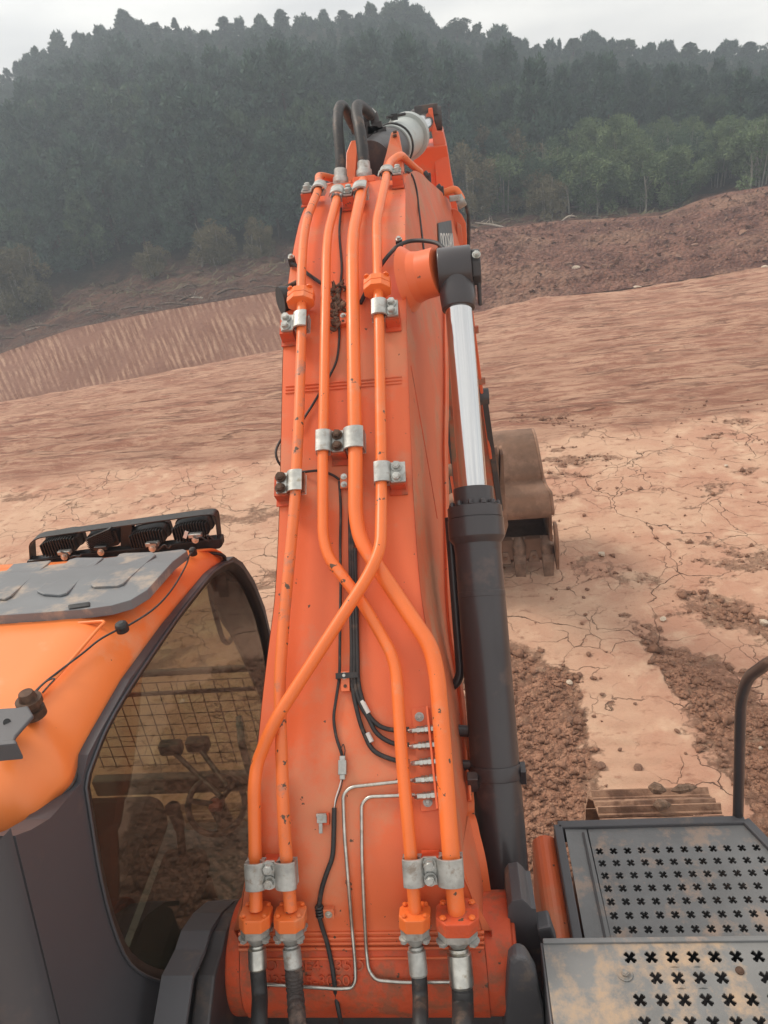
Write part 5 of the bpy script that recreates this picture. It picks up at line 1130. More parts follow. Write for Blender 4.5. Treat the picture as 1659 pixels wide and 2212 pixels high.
b = MB(); q_ = pa.lerp(pb, .74); b.add([q_, Vector((far_, q_.y, q_.z)), Vector((far_, pb.y, pb.z)), pb], [(0, 1, 2, 3)]); b.tube([pa+Vector((-.05, .004, 0)), pb+Vector((-.05, .004, 0))], .022, 8); b.build('rear_panel', M['darkgrey'], cab)
# left and front frame
LXc = CX-1.02
b = MB()
for (y, z0, z1) in ((yc, ZB, rz-.02), (1.62, ZB, ZE-.05), (cabF-.02, ZB, ZE-.42)): b.box((LXc, y, (z0+z1)/2), (.05, .06, z1-z0))
b.box((LXc, (yc+cabF)/2, ZB+.12), (.04, cabF-yc, .28)); b.box((LXc, (yc+1.9)/2, ZE-.06), (.05, 1.9-yc, .06)); b.build('left_frame', M['darkgrey'], cab, bevel=.01)
b = MB(); b.add([Vector((LXc, yc, ZB+.25)), Vector((LXc, cabF, ZB+.25)), Vector((LXc, cabF, ZE-.45)), Vector((LXc, 1.95, ZE-.12)), Vector((LXc, yc, ZE-.05))], [(0, 1, 2, 3, 4)]); b.build('left_pane', M['glass'], cab)
po = [(488, 1205), (508, 1217), (530, 1248), (556, 1312), (574, 1385), (590, 1480), (600, 1600), (604, 1800)]; pi_ = [(452, 1232), (458, 1262), (466, 1300), (486, 1345), (512, 1388), (563, 1509), (585, 1620), (590, 1800)]
pil = smooth_path([cp(x, y) for x, y in po], 4); pin_ = smooth_path([cp(x, y, -.05) for x, y in pi_], 4)
b = MB(); strip(b, pil, pin_); o = recalc(b.build('front_pillar', mat('brown_black_pillar', (.030, .020, .019), .4, noise=.2), cab)); md = o.modifiers.new('thickness', 'SOLIDIFY'); md.thickness = .03; md.offset = 0
b = MB(); strip(b, [p+Vector((-.03, .03, 0)) for p in pil], [Vector((LXc, p.y+.03, p.z)) for p in pil]); recalc(b.build('windscreen', M['glass'], cab))
b = MB(); b.box(((CX+LXc)/2, cabF+.05, ZB-.22), (1.0, .05, .10)); b.build('front_sill', M['darkgrey'], cab, bevel=.01)
# light bar
YL = 2.13
lb = empty('light_bar'); lb.parent = ex; lb['label'] = 'black guard bar with four finned work lamps on the cab roof'
def L3(x, y, dy=0): return P3(x, y, YL+dy)
b = MB(); b.prism([L3(54, 1223), L3(58, 1212), L3(180, 1196), L3(300, 1184), L3(478, 1163), L3(480, 1180), L3(474, 1186), L3(300, 1202), L3(180, 1214), L3(60, 1226)], Vector((0, .035, 0))); b.build('base_channel', M['plastic'], lb, bevel=.004)
gp = fillet([L3(72, 1216, .03), L3(69, 1168, .03), L3(88, 1156, .03), L3(200, 1140, .03), L3(440, 1107, .03), L3(468, 1105, .03), L3(476, 1176, .03)], .045, 8)
b = MB(); hw = .016; n = len(gp); vs = []
for i, p in enumerate(gp):
    t = (gp[min(i+1, n-1)]-gp[max(i-1, 0)]).normalized(); nn_ = Vector((t.z, 0, -t.x)); vs += [p-Vector((0, hw*1.3, 0))-nn_*.002, p+Vector((0, hw*1.3, 0))-nn_*.002, p+Vector((0, hw*1.3, 0))+nn_*.002, p-Vector((0, hw*1.3, 0))+nn_*.002]
fs = [(4*i+k, 4*i+(k+1) % 4, 4*i+4+(k+1) % 4, 4*i+4+k) for i in range(n-1) for k in range(4)]; b.add(vs, fs); recalc(b.build('guard_hoop', M['plastic'], lb))
b = MB(); b.prism([L3(260, 1134, .02), L3(285, 1131, .02), L3(284, 1184, .02), L3(260, 1187, .02)], Vector((0, .03, 0))); b.build('centre_post', M['plastic'], lb, bevel=.002)
for k, (x, y, w_, h_, sq) in enumerate(((131, 1177, 90, 44, 0), (223, 1167, 72, 42, 1), (321, 1159, 88, 44, 0), (414, 1144, 88, 46, 0))):
    lp = empty('work_lamp'); lp.parent = lb; lp['label'] = ['leftmost oval finned lamp', 'square lamp with slanting fins', 'oval finned lamp right of the post', 'rightmost oval finned lamp'][k]
    c = L3(x, y, .01); d = (c-CAM).dot(CF); s = d/FPX; W_, H_ = w_*s, h_*s; sl_ = -.12
    def rr_pt(a, kx=1, kz=1):
        ex_ = .55 if not sq else .25; cx_ = abs(cos(a))**ex_*(1 if cos(a) > 0 else -1); cz_ = abs(sin(a))**ex_*(1 if sin(a) > 0 else -1); return Vector((W_/2*cx_*kx, 0, H_/2*cz_*kz+W_/2*cx_*kx*-sl_))
    b = MB(); outl = [c+rr_pt(a)+Vector((0, .035, 0)) for a in np.linspace(0, 2*pi, 32, endpoint=False)]; b.prism(outl, Vector((0, .02, 0))); core = [c+rr_pt(a, .94, .90)+Vector((0, .0, 0)) for a in np.linspace(0, 2*pi, 32, endpoint=False)]; b.prism(core, Vector((0, .036, 0))); b.build('lamp_body', M['plastic'], lp, bevel=.002)
    b = MB(); nf = 13 if not sq else 9
    for f in range(nf):
        u = (f-(nf-1)/2)/(nf/2)*.46*W_; hh = H_*.44*(1-(abs(u)/(W_*.5))**3*.5)
        if sq:
            v = (f-(nf-1)/2)/(nf/2)*.44*H_; b.prism([c+Vector((-W_*.46, -.018, v-.012)), c+Vector((W_*.40, -.018, v+.022)), c+Vector((W_*.40, -.018, v+.0245)), c+Vector((-W_*.46, -.018, v-.0095))], Vector((0, .02, 0)))
        else: b.box(c+Vector((u, -.010, u*-sl_)), (.0028, .024, 2*hh))
    b.build('cooling_fins', M['plastic'], lp)
    q = L3(x+(8 if k != 1 else -5), y+26-(4 if k == 3 else 0), -.03); make_bolt(q, Vector((0, -1, .3)), lp, 'bright', .009, .006)
    b = MB(); b.box(q+Vector((0, .012, .012)), (.045, .02, .014)); b.build('foot', M['plastic' if k == 1 else 'zinc'], lp, bevel=.002)
    if k != 1:
        rr = random.Random(k); P_ = [c+Vector((.01, -.03, -.01))]+[q+Vector((.02+.014*j+rr.uniform(-.01, .01), -.02, rr.uniform(.0, .03))) for j in range(5)]; MB().tube(smooth_path(P_, 5), .0028, 6).build('lamp_wire', M['rubber'], lp)
    if k == 3: MB().box(c+Vector((-.012, -.03, -.002)), (.012, .003, .028), Matrix.Rotation(.5, 3, 'Y')).build('tag', M['white'], lp)

# ---- inside of the cab
def ci(x, y, X): return onp(x, y, 0, X)
it = empty('cab_interior'); it.parent = ex
b = MB(); b.box(((CX+LXc)/2, (yc+cabF)/2-.12, ZB-.22), (.98, cabF-yc-.18, .06)); b.build('floor', M['darkgrey'], it)
sx = CX-.50
st_ = empty('seat'); st_.parent = ex
b = MB(); b.box((sx, yc+.42, ZB+.42), (.52, .50, .16)); b.build('cushion', M['seat'], st_, bevel=.05)
b = MB(); b.box((sx, yc+.14, ZB+.80), (.52, .15, .72), Matrix.Rotation(.12, 3, 'X')); b.build('backrest', M['seat'], st_, bevel=.05)
b = MB(); b.box((sx, yc+.08, ZB+1.20), (.28, .10, .18), Matrix.Rotation(.12, 3, 'X')); b.build('headrest', M['seat'], st_, bevel=.04)
b = MB(); b.box((CX-.14, yc+.32, ZB+.36), (.15, .40, .10)); b.box((CX-.14, yc+.32, ZB+.1), (.16, .34, .46)); b.build('console', M['trim'], st_, bevel=.03)
b = MB(); b.tube(smooth_path([(CX-.14, yc+.48, ZB+.40), (CX-.14, yc+.52, ZB+.50), (CX-.13, yc+.50, ZB+.60)], 5), [.014]*5+[.02]*5+[.026], 12); b.build('joystick', M['plastic'], st_)
wc = ci(468, 1738, CX-.24); wn = Vector((.34, -.50, .80)).normalized(); u = wn.orthogonal().normalized(); v = wn.cross(u)
sw = empty('steering_wheel'); sw.parent = ex; RWH = .112
MB().tube([wc+u*(RWH*cos(a))+v*(RWH*sin(a)) for a in np.linspace(0, 2*pi, 49)], .0125, 10, False).build('rim', M['plastic'], sw)
b = MB(); b.box(wc, (.06, .06, .03)); b.build('hub', M['red'], sw, bevel=.012)
b = MB()
for a in (0.2, 2.3, 4.2): b.tube([wc, wc+u*(RWH*cos(a))+v*(RWH*sin(a))], .011, 8)
b.tube([wc, wc-wn*.35+Vector((0, .12, -.3))], .035, 12); b.build('column', M['trim'], sw)
MB().box(ci(528, 1610, CX-.10), (.03, .16, .19), Matrix.Rotation(.3, 3, 'Z')).build('monitor', M['screen'], it, bevel=.01)
for (x0_, y0_, x1_, y1_) in ((430, 1615, 492, 1700), (372, 1622, 478, 1722)):
    a_ = onp(x0_, y0_, 1, cabF-.12); c_ = onp(x1_, y1_, 1, cabF-.35); pd = empty('travel_lever'); pd.parent = ex; MB().tube([a_, c_], .011, 10).build('rod', M['plastic'], pd); MB().box(a_+Vector((0, 0, .02)), (.10, .05, .06)).build('grip', M['plastic'], pd, bevel=.012)
MB().tube(fillet([ci(452, 1262, CX-.10), ci(458, 1300, CX-.10), ci(480, 1380, CX-.10), ci(492, 1392, CX-.10), ci(505, 1372, CX-.10), ci(487, 1330, CX-.10)], .03, 5), .010, 10).build('grab_handle', M['plastic'], it)
b = MB()
gy_ = cabF+.10
for k in range(15): x = LXc+.05+k*.066; b.tube([(x, gy_, ZB-.16), (x, gy_, ZB+.34)], .0024, 5)
for k in range(9): z = ZB-.15+k*.062; b.tube([(LXc+.03, gy_, z), (CX-.02, gy_, z)], .0024, 5)
b.build('lower_guard_mesh', M['rust'], cab)
b = MB(); b.tube([(LXc, gy_, ZB+.40), (CX, gy_, ZB+.40)], .016, 8); b.tube([(LXc, gy_-.03, ZB+.31), (CX, gy_-.03, ZB+.31)], .010, 8); b.build('windscreen_bar', M['darkgrey'], cab)
# ================================================================= FOREST
def leaf_material(name, c0, c1, trans=.15):
    t = NT(name); info = t.N.new('ShaderNodeObjectInfo'); v = t.tc()
    n = t.noise(v, .9, 4, .6)
    col = t.mix(t.ramp(n, .35, .65), c0, c1)
    r = t.ramp(info.outputs['Random'], 0, 1, 0, .5); col = t.mix(r, col, tuple(a*.55+b*.5 for a, b in zip(c0, c1)))
    m = t.fin(col, .75); t.b.inputs['Transmission Weight'].default_value = 0; return m
M['conifer'] = leaf_material('dark_conifer_foliage', (.024, .056, .046), (.078, .130, .085))
M['broad'] = leaf_material('dark_broadleaf_foliage', (.030, .064, .042), (.095, .145, .078))
M['bamboo'] = leaf_material('bamboo_foliage', (.070, .115, .055), (.18, .235, .11))
M['dry'] = leaf_material('yellowing_foliage', (.095, .090, .050), (.185, .155, .085))
M['trunk'] = mat('tree_bark', (.085, .065, .05), .95, noise=.5, nscale=4)
M['pale_trunk'] = mat('pale_stem', (.27, .25, .20), .9, noise=.3, nscale=4)

def leaf_mesh(name, clumps, nleaf, size, material, up=.5, seed=0, aspect=1.7):
    """clumps: list (centre, radii). Leaf-sized quads on and inside each clump, pointing outward and up."""
    r = np.random.default_rng(seed); C = np.array([c for c, _ in clumps]); R = np.array([q for _, q in clumps])
    wt = R.prod(1)**.67; idx = r.choice(len(C), nleaf, p=wt/wt.sum())
    d = r.normal(size=(nleaf, 3)); d /= np.linalg.norm(d, axis=1)[:, None]
    p = C[idx]+d*R[idx]*(r.uniform(.25, 1.08, (nleaf, 1))**.55)
    ax = d*1.0+r.normal(size=(nleaf, 3))*.55; ax[:, 2] += up; ax /= np.linalg.norm(ax, axis=1)[:, None]
    sd = np.cross(ax, r.normal(size=(nleaf, 3))); sd /= np.linalg.norm(sd, axis=1)[:, None]
    s = size*r.uniform(.55, 1.35, (nleaf, 1)); a = ax*s*aspect; b = sd*s*.5
    co = np.stack([p-a*.4-b*.3, p-b*.1+a*.05-b*.9, p+a, p+a*.05+b], 1).reshape(-1, 3).astype(np.float32)
    me = bpy.data.meshes.new(name); n = len(co); me.vertices.add(n); me.vertices.foreach_set('co', co.ravel())
    me.loops.add(n); me.loops.foreach_set('vertex_index', np.arange(n, dtype=np.int32))
    me.polygons.add(n//4); me.polygons.foreach_set('loop_start', np.arange(0, n, 4, dtype=np.int32)); me.update(calc_edges=True)
    me.materials.append(material); return me
def crown_clumps(kind, h, wd, rr):
    cl = []
    if kind == 'spire':
        for k in range(26):
            t = rr.random(); z = h*(.18+.82*t); rad = wd*.5*(1-t)**.7*rr.uniform(.3, 1); a = rr.uniform(0, 2*pi)
            cl.append(((rad*cos(a), rad*sin(a), z), (wd*.13, wd*.13, h*.075)))
    elif kind == 'cedar':
        for k in range(70):
            t = rr.random()**.85; z = h*(.16+.80*t); rad = wd*.5*(sin(min(1, .30+t*.55)*pi))**.65*sqrt(1.02-t)**.7*rr.uniform(.35, 1.05); a = rr.uniform(0, 2*pi)
            cl.append(((rad*cos(a), rad*sin(a), z), (wd*.12, wd*.12, h*rr.uniform(.05, .095))))
        for k in range(5): cl.append(((rr.uniform(-.12, .12)*wd, rr.uniform(-.12, .12)*wd, h*rr.uniform(.90, 1.0)), (wd*.05, wd*.05, h*.07)))
    elif kind == 'round':
        for k in range(74):
            a = rr.uniform(0, 2*pi); e = rr.uniform(-1.2, 1.35) ; q = rr.uniform(.45, 1)
            cl.append(((wd*.5*q*cos(a)*cos(e), wd*.5*q*sin(a)*cos(e), h*.56+h*.38*q*sin(e)), (wd*.13, wd*.13, h*.08)))
    elif kind == 'bamboo':
        for k in range(64):
            a = rr.uniform(0, 2*pi); rad = wd*.5*rr.uniform(0, 1)**.6; z = h*(.18+.78*rr.random()**.7*(1-.40*(2*rad/wd)**2))
            cl.append(((rad*cos(a), rad*sin(a), z), (wd*.14, wd*.14, h*.085)))
    elif kind == 'bush':
        for k in range(44):
            a = rr.uniform(0, 2*pi); rad = wd*.5*rr.uniform(.1, 1); z = h*(.08+.85*rr.random())*(1-.3*2*rad/wd)
            cl.append(((rad*cos(a), rad*sin(a), z), (wd*.13, wd*.13, h*.12)))
    return cl
def trunk_mb(kind, h, wd, rr):
    b = MB()
    if kind in ('bamboo', 'bush'):
        for k in range(9 if kind == 'bamboo' else 6):
            a = rr.uniform(0, 2*pi); r0 = rr.uniform(.02, .16)*wd; r1 = r0+rr.uniform(.02, .2)*wd; hh = h*rr.uniform(.6, .92)
            b.tube([(r0*cos(a), r0*sin(a), -.4), ((r0+r1)/2*cos(a)*.9, (r0+r1)/2*sin(a)*.9, hh*.55), (r1*cos(a), r1*sin(a), hh)], [.045, .035, .015], 5)
    else:
        b.tube([(0, 0, -.6), (.04*wd*rr.uniform(-1, 1), 0, h*.35), (.03*wd*rr.uniform(-1, 1), .02, h*.7), (0, 0, h*.96)], [.17, .13, .08, .02], 7)
        for k in range(14):
            z = h*rr.uniform(.22, .85); a = rr.uniform(0, 2*pi); l = wd*.42*(1.05-z/h)**.5*rr.uniform(.6, 1)
            b.tube([(0, 0, z), (l*.5*cos(a), l*.5*sin(a), z+l*.22), (l*cos(a), l*sin(a), z+l*.5)], [.05, .03, .01], 4)
    return b
VAR = {}
spec = {'cedar': [('conifer', 8.6, 4.3, 6300), ('conifer', 9.6, 4.8, 6600), ('broad', 7.8, 4.4, 6300), ('conifer', 8.8, 3.9, 6200), ('conifer', 7.4, 4.0, 6000)],
        'round': [('broad', 8.0, 5.0, 6600), ('conifer', 8.6, 4.6, 6400), ('broad', 7.0, 4.4, 6200)],
        'spire': [('conifer', 8.0, 2.0, 2600), ('conifer', 7.0, 2.3, 2600)],
        'bamboo': [('bamboo', 6.2, 4.6, 16000), ('bamboo', 5.4, 4.2, 15000), ('broad', 6.0, 4.6, 13000)],
        'bush': [('dry', 3.8, 2.8, 9000), ('bamboo', 3.2, 2.8, 9000), ('dry', 3.0, 2.8, 7000)]}
PREF = {'cedar': 'conifer_tree', 'round': 'broad_crowned_tree', 'spire': 'narrow_conifer', 'bamboo': 'bamboo_clump', 'bush': 'shrub'}
ti = 0
for kind, sp in spec.items():
    VAR[kind] = []
    for mk_, h, wd, nl in sp:
        ti += 1; rr = random.Random(100+ti)
        me = leaf_mesh(PREF[kind]+'_crown', crown_clumps(kind, h, wd, rr), nl, {'bamboo': .078, 'bush': .060}.get(kind, .185), M[mk_], {'bamboo': -.1, 'bush': .2}.get(kind, .7), ti)
        tb = trunk_mb(kind, h, wd, rr); tm = bpy.data.meshes.new(PREF[kind]+'_trunk'); tm.from_pydata(tb.v, [], tb.f); tm.materials.append(M['pale_trunk' if kind in ('bamboo', 'bush') else 'trunk'])
        VAR[kind].append((me, tm, h, wd))
NTREE = 0
def plant(kind, i, loc, s, rz, label, group, sz=1):
    global NTREE; NTREE += 1
    me, tm, h, wd = VAR[kind][i % len(VAR[kind])]
    r = empty(PREF[kind], loc); r.scale = (s, s, s*sz); r.rotation_euler = (0, 0, rz)
    tag(r, label, 'shrub' if kind == 'bush' else ('bamboo' if kind == 'bamboo' else 'tree'), group)
    for nm, m_ in (('crown', me), ('stems' if kind in ('bamboo', 'bush') else 'trunk', tm)):
        o = bpy.data.objects.new(nm, m_); COL.objects.link(o); o.parent = r
    return r
# trees of the skyline, each planted on the ridge so that its top stands where the photograph has it
SKY = [(10, 172, 'round'), (60, 122, 'cedar'), (118, 78, 'cedar'), (165, 74, 'cedar'), (215, 60, 'cedar'), (262, 22, 'cedar'), (300, 48, 'cedar'), (335, 52, 'cedar'), (376, 42, 'spire'), (425, 66, 'round'),
       (482, 38, 'cedar'), (515, 42, 'cedar'), (560, 36, 'cedar'), (605, 22, 'cedar'), (650, 30, 'round'), (697, 26, 'cedar'), (740, 24, 'cedar'), (800, 12, 'cedar'), (850, 2, 'round'), (895, 8, 'round'),
       (930, 42, 'cedar'), (986, 40, 'round'), (1030, 56, 'cedar'), (1076, 52, 'round'), (1112, 82, 'cedar'), (1160, 100, 'cedar'), (1208, 92, 'spire'), (1276, 66, 'round'), (1238, 86, 'cedar'), (1350, 84, 'round'),
       (1405, 96, 'cedar'), (1445, 92, 'cedar'), (1490, 94, 'cedar'), (1520, 112, 'cedar'), (1575, 84, 'round'), (1620, 92, 'cedar'), (1655, 94, 'round')]
SPECIAL = {376: 'narrow pointed conifer spiking up alone from the skyline left of the boom', 262: 'tallest peaked conifer on the left part of the skyline', 60: 'small conifer low on the skyline near the left edge of the photo',
           850: 'broad rounded tree at the highest point of the ridge above the boom', 986: 'small ball-shaped treetop on the skyline right of the ridge summit', 1076: 'flat-topped tree on the skyline above the excavator arm',
           1276: 'tall dark tree with a gap in its crown rising above the right skyline', 1350: 'rounded dark tree beside the tall gapped one on the right skyline', 1208: 'slim little conifer tip on the low part of the right skyline',
           10: 'tree cut by the left edge of the photo, lowest on the skyline', 1655: 'tree cut by the right edge of the photo on the skyline'}
ORD = 'first second third fourth fifth sixth seventh eighth ninth tenth eleventh twelfth thirteenth fourteenth fifteenth sixteenth seventeenth eighteenth nineteenth twentieth'.split()
ORD += ['twenty-'+o for o in ORD[:9]]+['thirtieth']+['thirty-'+o for o in ORD[:9]]
SKY.sort()
for q, (x, y, kind) in enumerate(SKY):
    Y = 79+1.5*sin(q*2.3); top = P3(x, y+3, Y); zg = hill_z(top.x, Y)
    me, tm, h, wd = VAR[kind][q % len(VAR[kind])]; H_ = max(1.5, top.z-zg+.2); s = max(H_/h, {'spire': .5}.get(kind, .47)*random.uniform(.9, 1.1))
    lab = SPECIAL.get(x, 'dark %s tree, %s along the skyline from the left edge' % ('peaked' if kind == 'cedar' else 'round-topped', ORD[q]))
    plant(kind, q, (top.x, Y, zg-.1), s, q*1.7, lab, 'trees along the skyline', H_/(h*s*(.99 if kind != 'round' else .985)))
# the wooded slope below the skyline
cand = []
rr = random.Random(5)
for k in range(26000):
    Yt = 38.6+35.5*(rr.random()**.85); x = rr.uniform(-140, 1800)
    p = P3(x, 400, Yt); cand.append((x, Vector((p.x, Yt, 0))))
placed = []
for x, p in cand:
    dmin = 1.30+.006*(p.y-39)
    if all((p.x-a.x)**2+(p.y-a.y)**2 > dmin*dmin for a, _ in placed):
        placed.append((p, x))
    if len(placed) >= 1200: break
placed.sort(key=lambda t: t[0].y)
rest = []
ngr = 0
for k, (p, x) in enumerate(placed):
    zg = hill_z(p.x, p.y); p.z = zg-.15; px, py = proj((p.x, p.y, zg+3))
    kind = 'cedar' if rr.random() < .72 else 'round'
    if px > 1190+170*rr.uniform(-.4, .4) and 225+max(0, 1400-px)*.25 < py < 450: kind = 'bamboo'
    s = rr.uniform(.44, .70)*(1 if kind != 'bamboo' else 1.15)
    h_ = 11.2*s; lim = interp(px, [(a_, b_) for a_, b_, _ in SKY])+14
    while proj((p.x, p.y, zg+h_))[1] < lim and s > .2: s *= .93; h_ = 11.2*s
    if s < .22: continue
    vis = -60 < px < 1720 and not (690 < px < 960 and py > 420)
    if vis and (ngr < 225 or kind == 'bamboo'):
        ngr += 1
        zone = ('at the foot of the wood' if p.y < 46 else 'halfway up the hazy slope' if p.y < 58 else 'high on the slope under the skyline')+(' near the left edge' if px < 280 else ' left of the boom' if px < 640 else ' behind the boom tip' if px < 1000 else ' right of the boom' if px < 1350 else ' near the right edge')
        lab = {'cedar': 'dark conifer '+zone, 'round': 'round-crowned tree '+zone, 'bamboo': 'light green feathery bamboo clump '+zone}[kind]
        _ = {'cedar': 'dark green conifer among many on the hazy wooded hillside', 'round': 'dark round-crowned tree among the conifers of the hazy hillside', 'bamboo': 'light green feathery bamboo clump on the right of the hillside'}[kind]
        plant(kind, k, p, s, rr.uniform(0, 6.28), lab, {'cedar': 'conifers on the hillside', 'round': 'round trees on the hillside', 'bamboo': 'bamboo clumps on the hillside'}[kind], rr.uniform(.9, 1.15))
    else: rest.append((kind, p, s, rr.uniform(0, 6.28)))
for k in range(330):      # low growth along the ridge itself
    x = -120+1900*k/330+rr.uniform(-6, 6); Yt = rr.uniform(69, 76); p = P3(x, 300, Yt); zg = hill_z(p.x, Yt); s = rr.uniform(.35, .5)
    if k % 2:
        Yt = rr.uniform(77, 80.5); tp = P3(x, interp(x, [(a_, b_) for a_, b_, _ in SKY])+rr.uniform(9, 26), Yt); zg = hill_z(tp.x, Yt); p = tp; s = max(.3, min(.75, (tp.z-zg+.5)/8.2)); zg = tp.z-8.4*s+.6
    lim = interp(x, [(a_, b_) for a_, b_, _ in SKY])+8
    while not k % 2 and proj((p.x, Yt, zg+9.4*s))[1] < lim and s > .15: s *= .92
    rest.append(('cedar' if k % 3 else 'round', Vector((p.x, Yt, zg-.6)), s, rr.uniform(0, 6.28)))
# the remainder of the wood, beyond the three hundred that show largest, reads as one mass
def forest_mass():
    pts = []; me_out = bpy.data.meshes.new('forest'); allc = []
    for kind, p, s, rz in rest:
        me, tm, h, wd = VAR['cedar' if kind == 'bamboo' else kind][int(rz*10) % 3]; n = len(me.vertices); co = np.empty(n*3, np.float32); me.vertices.foreach_get('co', co)
        co = co.reshape(-1, 4, 3)[::4]; c = co.mean(1, keepdims=True); co = (c+(co-c)*1.6).reshape(-1, 3)
        c_, s_ = cos(rz), sin(rz); co = np.stack([co[:, 0]*c_-co[:, 1]*s_, co[:, 0]*s_+co[:, 1]*c_, co[:, 2]], 1)*s+np.array(p); allc.append(co)
    co = np.concatenate(allc).astype(np.float32); n = len(co); me_out.vertices.add(n); me_out.vertices.foreach_set('co', co.ravel())
    me_out.loops.add(n); me_out.loops.foreach_set('vertex_index', np.arange(n, dtype=np.int32)); me_out.polygons.add(n//4); me_out.polygons.foreach_set('loop_start', np.arange(0, n, 4, dtype=np.int32)); me_out.update(calc_edges=True)
    me_out.materials.append(M['conifer']); o = bpy.data.objects.new('forest', me_out); COL.objects.link(o)
    tag(o, 'mass of further trees filling the gaps of the hazy wooded hill', 'forest', None, 'stuff')
if rest: forest_mass()
# shrubs at the foot of the wood
BUSH = [(1010, 415, 37.5, 0, .92, 'yellow-brown shrub with bare stems just right of the boom tip'), (1050, 385, 40, 0, .92, None), (1085, 400, 38.5, 1, .93, None), (1120, 395, 40, 0, .93, None), (1160, 410, 38.5, 2, .93, None),
        (1210, 400, 39, 1, .93, None), (1262, 415, 38, 1, .92, None), (1310, 420, 38.4, 1, .92, None), (1180, 445, 36.5, 2, .7, None), (1380, 425, 38, 1, .92, None),
        (8, 590, 34, 0, 1.0, 'pale brown leafy shrub cut by the left edge of the photo'), (60, 620, 35, 0, .8, None), (232, 545, 41, 1, .62, 'light green bushy treetop standing out of the dark wood on the left'),
        (470, 565, 36, 2, .8, None), (330, 590, 35.5, 2, .6, None), (560, 545, 36, 0, .55, None), (1460, 425, 38, 1, .91, None), (1640, 385, 37, 1, .91, None)]
for q, (x, y, Y, v_, s, lab) in enumerate(BUSH):
    b = P3(x, y, Y); zg = hill_z(b.x, Y)
    plant('bush', v_, (b.x, Y, zg-.1), s, q*2.1, lab or ('brownish shrub at the foot of the wood, '+('near the left edge' if x < 100 else 'close left of the boom' if x > 500 else 'above the clay bank') if x < 700 else 'yellowish shrub, %s along the wood edge right of the boom tip' % ORD[q]), 'shrubs at the foot of the wood')
# thin bare saplings
for q, (x, y0, y1, Y) in enumerate([(835, 0, 0, 0), (1190, 450, 385, 37), (1228, 455, 400, 37), (1252, 452, 395, 37.5), (1290, 450, 392, 37.5), (1395, 440, 380, 37), (1620, 405, 330, 36.5), (1640, 402, 322, 36.8), (440, 590, 520, 36), (545, 560, 505, 36), (320, 610, 565, 36)]):
    if q == 0: continue
    a = P3(x, y0, Y); z = hill_z(a.x, Y)-.1; t = P3(x+random.uniform(-9, 6), y1, Y); b = MB()
    b.tube(smooth_path([(a.x, Y, z), (a.x*.6+t.x*.4+.05, Y, z*.5+t.z*.5), tuple(t)], 4), [.05]*4+[.035]*4+[.015], 6)
    for k in range(7):
        f = .35+.08*k; c = Vector((a.x, Y, z)).lerp(t, f); b.tube([c, c+Vector((random.uniform(-.35, .35), random.uniform(-.2, .2), random.uniform(.2, .5)))], [.018, .006], 4)
    o = b.build('bare_sapling', M['pale_trunk']); tag(o, 'thin bare sapling with pale stem, '+('left of the boom' if x < 700 else 'behind the right-hand rubble mound' if x < 1500 else 'by the right edge of the photo'), 'sapling', 'bare saplings at the foot of the wood')

# ================================================================= DEBRIS, STONES, SCRAPS
def surf_hill(x, y):        # point of the brush strip seen at a pixel
    ylo, yhi = interp(x, TOP), interp(x, FOOT); a = max(0, min(1, (ylo-y)/(ylo-yhi+1e-6)))
    Y = interp(x, TOPY)*(1-a)+interp(x, FOOTY)*a; p = P3(x, y, Y); p.z = hill_z(p.x, Y); return p
rr = random.Random(31)
nb = 0
for q in range(46):
    if q < 34: x = rr.uniform(-5, 610); t = rr.uniform(.03, .38) if rr.random() < .8 else rr.uniform(.3, .8)
    else: x = rr.uniform(1020, 1430); t = rr.uniform(.05, .9)
    y = interp(x, TOP)*(1-t)+interp(x, FOOT)*t; p = surf_hill(x, y); l = rr.uniform(.35, 1.3); a = rr.uniform(-.5, .5)+(pi if rr.random() < .5 else 0)
    d = Vector((cos(a), sin(a)*.7, rr.uniform(-.05, .35)))*l; r0 = rr.uniform(.018, .05); b = MB()
    b.tube(smooth_path([p+Vector((0, 0, .05)), p+d*.5+Vector((0, 0, .05+rr.uniform(0, .1))), p+d], 3), [r0]*5+[r0*.6, r0*.3], 6)
    for k in range(rr.randint(1, 4)):
        c = p+d*rr.uniform(.3, .9)+Vector((0, 0, .08)); b.tube([c, c+Vector((rr.uniform(-.3, .3), rr.uniform(-.2, .2), rr.uniform(.05, .4)))*l], [r0*.45, r0*.15], 4)
    pale = rr.random() < .3
    o = b.build('branch', M['wood_pale' if pale else 'wood'])
    tag(o, ('pale stripped branch' if pale else 'grey-brown felled branch')+((' above the scored clay bank near the left edge' if x < 200 else ' above the middle of the scored clay bank' if x < 420 else ' above the scored clay bank close to the boom') if q < 34 else ' lying on the rubble right of the boom'), 'branch', 'felled branches on the cleared strip')
def litter(name, n, region, material, label, cat, lo, hi, seed):
    r = random.Random(seed); b = MB()
    for _ in range(n):
        p = region(r); l = r.uniform(lo, hi); a = r.uniform(0, 2*pi); d = Vector((cos(a), sin(a), r.uniform(-.1, .5)))*l; s = Vector((-sin(a), cos(a), .3))*l*.045
        b.add([p-s, p+s, p+d+s*.4, p+d-s*.4], [(0, 1, 2, 3)])
    o = b.build(name, material); tag(o, label, cat, None, 'stuff'); return o
litter('brushwood', 2600, lambda r: (lambda x, t: surf_hill(x, interp(x, TOP)*(1-t)+interp(x, FOOT)*t)+Vector((0, 0, .03)))(r.uniform(-100, 615), r.random()**1.7*.55), M['wood'], 'tangle of twigs and brushwood along the top of the clay bank', 'brushwood', .08, .30, 3)
